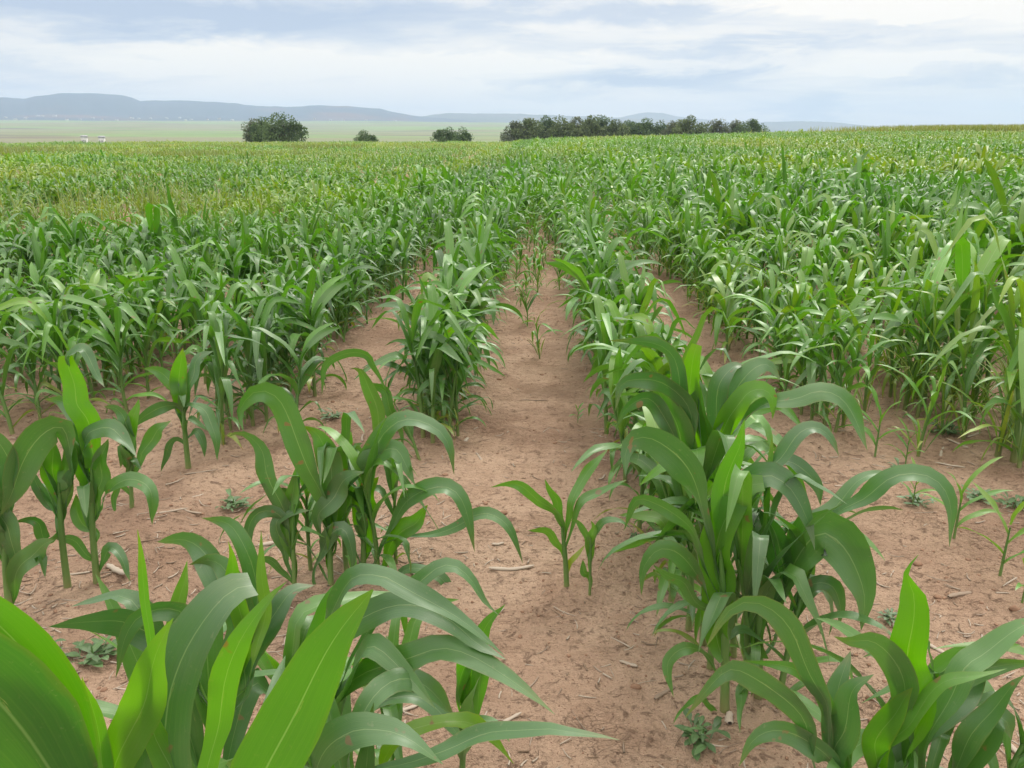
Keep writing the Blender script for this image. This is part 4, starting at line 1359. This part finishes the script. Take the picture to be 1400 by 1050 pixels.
tag(link("straw_litter", A_.mesh("straw_litter", M_straw)), "fine pale and brown straw litter scattered over the bare soil", 'straw litter', kind='stuff')

M_clod = simple_mat("soil_clod", (.20, .115, .075), (.34, .21, .135), 40, .95, bumpd=.003)
A_ = Acc()
#ico_v = np.array([(0, 0, -1), (.72, -.53, -.45), (-.28, -.85, -.45), (-.89, 0, -.45), (-.28, .85, -.45), (.72, .53, -.45), (.28, -.85, .45), (-.72, -.53, .45), (-.72, .53, .45), (.28, .85, .45), (.89, 0, .45), (0, 0, 1)])
import bmesh
bm = bmesh.new(); bmesh.ops.create_icosphere(bm, subdivisions=2, radius=1)
bv = np.array([v.co[:] for v in bm.verts]); bf = [[v.index for v in f.verts] for f in bm.faces]; bm.free()
bf = np.array([[a, b, c, c] for a, b, c in bf])
VV = []; FF = []; nn = 0
for i in range(5200):
    d_ = 1.3 + 7 * rl.random() ** 1.3
    a_ = R(rl.uniform(-40, 42))
    x, y = d_ * math.sin(a_), d_ * math.cos(a_)
    if float(fbm(x * 1.1 + 3, y * 1.1, 3, 34)) < -.05 and rl.random() < .8: continue
    s = rl.uniform(.0015, .006) if rl.random() < .93 else rl.uniform(.006, .014)
    q = bv * (1 + .55 * fbm(bv[:, 0] * 1.6 + i, bv[:, 1] * 1.6 + bv[:, 2] * 1.3, 3, 8)[:, None])
    q = q * np.array([s * rl.uniform(.8, 1.5), s * rl.uniform(.8, 1.4), s * rl.uniform(.5, .8)]) + np.array([x, y, float(ground_z(x, y)) + s * .15])
    VV.append(q); FF.append(bf[:, :3] + nn); nn += len(q)
tag(link("soil_clods", new_mesh("soil_clods", np.vstack(VV), np.vstack(FF), M_clod)), "small crumbs and clods of reddish soil", 'soil clods', kind='stuff')


# ------------------------------------------------------------------ trees on the skyline
M_bark = simple_mat("tree_bark", (.07, .05, .035), (.12, .09, .065), 6, .9)


def crown_mat(name, a, b):
    m, t = mat(name)
    att = t.node('ShaderNodeAttribute', attribute_name='tone')
    ts = t.node('ShaderNodeSeparateColor', ins={0: att.outputs['Color']})
    c = t.mix(ts.outputs[0], a, b)
    p = t.node('ShaderNodeBsdfPrincipled', ins={'Base Color': c, 'Roughness': .6, 'Specular IOR Level': .3})
    tr = t.node('ShaderNodeBsdfTranslucent', ins={0: c})
    ms = t.node('ShaderNodeMixShader', ins={0: .25, 1: p.outputs[0], 2: tr.outputs[0]})
    t.node('ShaderNodeOutputMaterial', ins={0: ms.outputs[0]})
    return m


CM = [crown_mat("foliage_dark", (.075, .130, .055), (.15, .225, .09)), crown_mat("foliage_olive", (.10, .145, .058), (.19, .24, .10)), crown_mat("foliage_grey", (.11, .14, .085), (.19, .22, .135))]


def tree(u, vtop, vbot, wpx, dist, mt, seed, label, cat='tree', name='tree', group='trees along the skyline'):
    r = np.random.default_rng(seed)
    d = ray(u, vtop); d = d / math.hypot(d[0], d[1])
    x, y = d[0] * dist, d[1] * dist
    ztop = H + d[2] * dist
    gz = float(terrain(x, y))
    hh = ztop - gz
    wd = wpx / F * dist * .98
    root = bpy.data.objects.new(name, None); sc.collection.objects.link(root)
    root.location = (x, y, gz)
    tag(root, label, cat, group)
    A = Acc()
    # trunk and limbs
    lobes = []
    nlobe = max(6, int(wd / hh * 7) + 4)
    for i in range(nlobe):
        q = (i + .5) / nlobe * 2 - 1
        px = q * wd * .40 + r.normal(0, wd * .03)
        env = math.sqrt(max(.06, 1 - abs(q) ** 2.4))
        pz = hh * (.30 + .46 * env * r.uniform(.35, 1.0))
        lobes.append((px, r.normal(0, wd * .14), pz, hh * r.uniform(.12, .25)))
    for i in range(nlobe):
        q = r.uniform(-.8, .8)
        lobes.append((q * wd * .42, r.normal(0, wd * .16), hh * r.uniform(.22, .42), hh * r.uniform(.18, .26)))
    lobes.append((r.normal(0, wd * .08), 0, hh * .80, hh * .19))
    for i in range(5):
        q = r.uniform(-.8, .8)
        lobes.append((q * wd * .45, 0, hh * r.uniform(.55, .86) * (1 - .35 * abs(q)), hh * r.uniform(.07, .12)))
    A.add(*tube([(0, 0, -.3), (r.normal(0, .05), 0, hh * .25), (r.normal(0, .1), 0, hh * .6)], [.05 * hh, .04 * hh, .02 * hh], 8))
    for (lx, ly, lz, lr) in lobes[:8]:
        A.add(*tube([(0, 0, hh * .15), (lx * .5, ly * .5, (hh * .15 + lz) * .5), (lx, ly, lz)], [.026 * hh, .018 * hh, .006 * hh], 5))
    link("trunk", A.mesh("trunk", M_bark), root)
    # crown: small leaf clumps through each lobe's volume
    per = int(5200 / len(lobes))
    C = []; Tn = []
    for (lx, ly, lz, lr) in lobes:
        v = r.normal(0, 1, (per, 3)); v /= np.linalg.norm(v, axis=1)[:, None]
        rad = lr * r.uniform(.45, 1.12, per) ** .6
        wob_ = 1 + .35 * fbm(v[:, 0] * 2 + lx, v[:, 1] * 2 + v[:, 2] * 2 + lz, 2, seed)
        p = v * (rad * wob_)[:, None] * np.array([1.15, 1.0, .85]) + np.array([lx, ly, lz])
        C.append(p); Tn.append(np.full(per, r.uniform(.1, .9)))
    C = np.vstack(C); Tn = np.concatenate(Tn) + r.normal(0, .2, len(C))
    keep = C[:, 2] > .06 * hh
    C = C[keep]; Tn = np.clip(Tn[keep], 0, 1)
    n = len(C)
    sz = hh * r.uniform(.016, .040, n)
    a = r.normal(0, 1, (n, 3)); a /= np.linalg.norm(a, axis=1)[:, None]
    b = np.cross(a, r.normal(0, 1, (n, 3))); b /= np.linalg.norm(b, axis=1)[:, None]
    V = np.stack([C - a * sz[:, None], C + b * sz[:, None] * .6, C + a * sz[:, None], C - b * sz[:, None] * .6], 1).reshape(-1, 3)
    Fq = np.arange(n * 4).reshape(-1, 4)
    T = np.repeat(np.stack([Tn, Tn, Tn, Tn * 0 + 1], 1), 4, axis=0)
    link("crown", new_mesh("crown", V, Fq, mt, None, T, False), root)
    return root


TL = [(361, 157, 188, 34, 185, 0, "left lobe of the large dark tree standing apart at the left skyline"),
      (386, 151, 188, 52, 180, 0, "largest round tree standing apart at the left skyline"),
      (347, 160, 188, 22, 188, 2, "low leafy tree at the left foot of the large lone tree"),
      (500, 176.5, 187, 30, 200, 0, "small dark bush alone on the skyline between lone tree and wood"),
      (607, 171.5, 184, 32, 205, 0, "low dark tree on the skyline with a bare gap on both sides"),
      (630, 172.5, 184, 30, 208, 0, "low tree with a ragged top just left of the long tree line"),
      (704, 163, 184, 30, 250, 2, "sloping outer tree at the left end of the tree line"),
      (722, 158, 184, 36, 250, 1, "broad olive tree second from the left end of the tree line"),
      (747, 156, 184, 36, 256, 0, "dark rounded tree third from the left end of the tree line"),
      (770, 156, 184, 34, 250, 1, "olive round tree fourth from the left end of the tree line"),
      (790, 157, 184, 30, 256, 2, "greyish tree fifth from the left end of the tree line"),
      (808, 155, 184, 26, 250, 1, "tree with a pointed top in the middle of the tree line"),
      (824, 155.5, 183, 28, 256, 0, "dark pointed tree right of the middle of the tree line"),
      (843, 161, 183, 34, 250, 1, "lower olive tree in the dip of the tree line"),
      (862, 162, 183, 26, 256, 0, "low dark tree right after the dip of the tree line"),
      (880, 159, 182, 30, 250, 0, "dark tree with a peaked crown past the dip of the tree line"),
      (903, 164, 182, 28, 254, 0, "lowest dark tree left of the tall pale one"),
      (922, 163, 182, 30, 250, 2, "low grey-green tree touching the tall pale one"),
      (943, 155.5, 181, 42, 246, 1, "tallest pale olive tree at the right end of the tree line"),
      (980, 161, 180, 34, 250, 2, "loose grey tree standing alone between two gaps"),
      (1008, 162, 179, 16, 258, 2, "thin pale tree just left of the last dark tree"),
      (1029, 160, 179, 34, 250, 0, "last dark round tree at the right end of the skyline trees")]
for i, (u, vt, vb, wp, ds, mi, lab) in enumerate(TL):
    tree(u, vt, vb, wp * 1.08, ds, CM[mi], 40 + i, lab, 'bush' if i == 3 else 'tree', 'bush' if i == 3 else 'tree', None if i == 3 else 'trees along the skyline')


# ------------------------------------------------------------------ far houses
M_wallw = simple_mat("white_wall", (.72, .71, .68), (.62, .60, .57), 2)
M_roofm = simple_mat("tin_roof", (.45, .46, .48), (.33, .33, .35), 2, .5)
M_roofr = simple_mat("red_roof", (.28, .13, .09), (.22, .10, .07), 2, .8)
M_dark = simple_mat("dark_opening", (.03, .03, .035), (.05, .05, .05), 2, .4)


def boxm(cx, cy, cz, sx, sy, sz):
    V = np.array([(x, y, z) for x in (-1, 1) for y in (-1, 1) for z in (-1, 1)]) * np.array([sx, sy, sz]) / 2 + np.array([cx, cy, cz])
    Fq = np.array([[0, 1, 3, 2], [4, 6, 7, 5], [0, 4, 5, 1], [2, 3, 7, 6], [0, 2, 6, 4], [1, 5, 7, 3]])
    return V, Fq


def house(x, y, w_, d_, h_, roofm, rz, label, group):
    gz = float(terrain(x, y))
    hill_z = HZ(x, y) if HZ else gz
    root = bpy.data.objects.new("house", None); sc.collection.objects.link(root)
    root.location = (x, y, max(gz, hill_z)); root.rotation_euler = (0, 0, rz)
    tag(root, label, 'house', group)
    V, Fq = boxm(0, 0, h_ / 2 - 1, w_, d_, h_ + 2)
    link("wall", new_mesh("wall", V, Fq, M_wallw, smooth=False), root)
    e = .4
    V = np.array([(-w_ / 2 - e, -d_ / 2 - e, h_), (w_ / 2 + e, -d_ / 2 - e, h_), (w_ / 2 + e, d_ / 2 + e, h_), (-w_ / 2 - e, d_ / 2 + e, h_), (-w_ / 2 - e, 0, h_ + d_ * .28), (w_ / 2 + e, 0, h_ + d_ * .28)])
    link("roof", new_mesh("roof", V, [(0, 1, 5, 4), (2, 3, 4, 5), (0, 4, 3), (1, 2, 5), (0, 3, 2, 1)], roofm, smooth=False), root)
    for sx in (-.28, .28):
        V, Fq = boxm(sx * w_, -d_ / 2 - .03, h_ * .55, w_ * .14, .08, h_ * .35)
        link("window", new_mesh("window", V, Fq, M_dark, smooth=False), root)
    V, Fq = boxm(0, -d_ / 2 - .03, h_ * .38, w_ * .12, .08, h_ * .72)
    link("door", new_mesh("door", V, Fq, M_dark, smooth=False), root)


HZ = None
for (u, v, dist, w_, lab) in ((115, 187.2, 640, 3.2, "small white building at the far edge of the field on the left"), (139, 188.0, 660, 3.4, "small dark-roofed building beside the white one at the left field edge")):
    d = ray(u, v); d = d / math.hypot(d[0], d[1])
    x, y = d[0] * dist, d[1] * dist
    top_ = H + d[2] * dist
    g = float(terrain(x, y))
    house(x, y, w_, 4, max(top_ - g, 2.5), M_roofm, .2, lab, 'buildings beyond the field')
hp_ = random.Random(12)
HZ = lambda x, y: _hill_height(x, y)
_dg = bpy.context.evaluated_depsgraph_get()
bpy.context.view_layer.update()
from mathutils import Vector
hills_o = [o for o in sc.objects if o.name == "hills"][0]


def _hill_height(x, y):
    okk, loc, nn_, ii = hills_o.ray_cast(Vector((x, y, 2000)), Vector((0, 0, -1)))
    return loc.z if okk else -100


us_ = [8, 22, 35, 37, 52, 58, 75, 92, 110, 127, 140, 160, 178, 181, 190, 206, 228, 246, 254, 262, 284, 300, 318, 430, 452, 470, 500, 540]
for i, u in enumerate(us_):
    vv = hp_.uniform(158, 167)
    d = ray(u, vv); d = d / math.hypot(d[0], d[1])
    dist = 5150 + (167 - vv) * 60
    house(d[0] * dist, d[1] * dist, hp_.uniform(10, 19), 9, hp_.uniform(4.5, 7), hp_.choice([M_roofm, M_roofm, M_roofr]), hp_.uniform(-.5, .5),
          "tiny pale house in the village strung along the foot of the far hills", 'village houses at the foot of the hills')

# ------------------------------------------------------------------ haze
V, Fq = boxm(0, 0, 0, 23600, 23600, 1)
V[:, 2] = np.where(V[:, 2] > 0, 400.0, -60.0)
hz = new_mesh("haze", V, Fq, None, smooth=False)
mh, t = mat("haze")
vol = t.node('ShaderNodeVolumePrincipled', ins={'Density': 1.55e-4, 'Color': (.60, .75, 1.0), 'Anisotropy': .1})
t.node('ShaderNodeOutputMaterial', ins={'Volume': vol.outputs[0]})
hz.materials.append(mh)
tag(link("haze", hz), "pale blue haze over the valley and far hills", 'haze', kind='stuff')
print("objects", len(sc.objects))
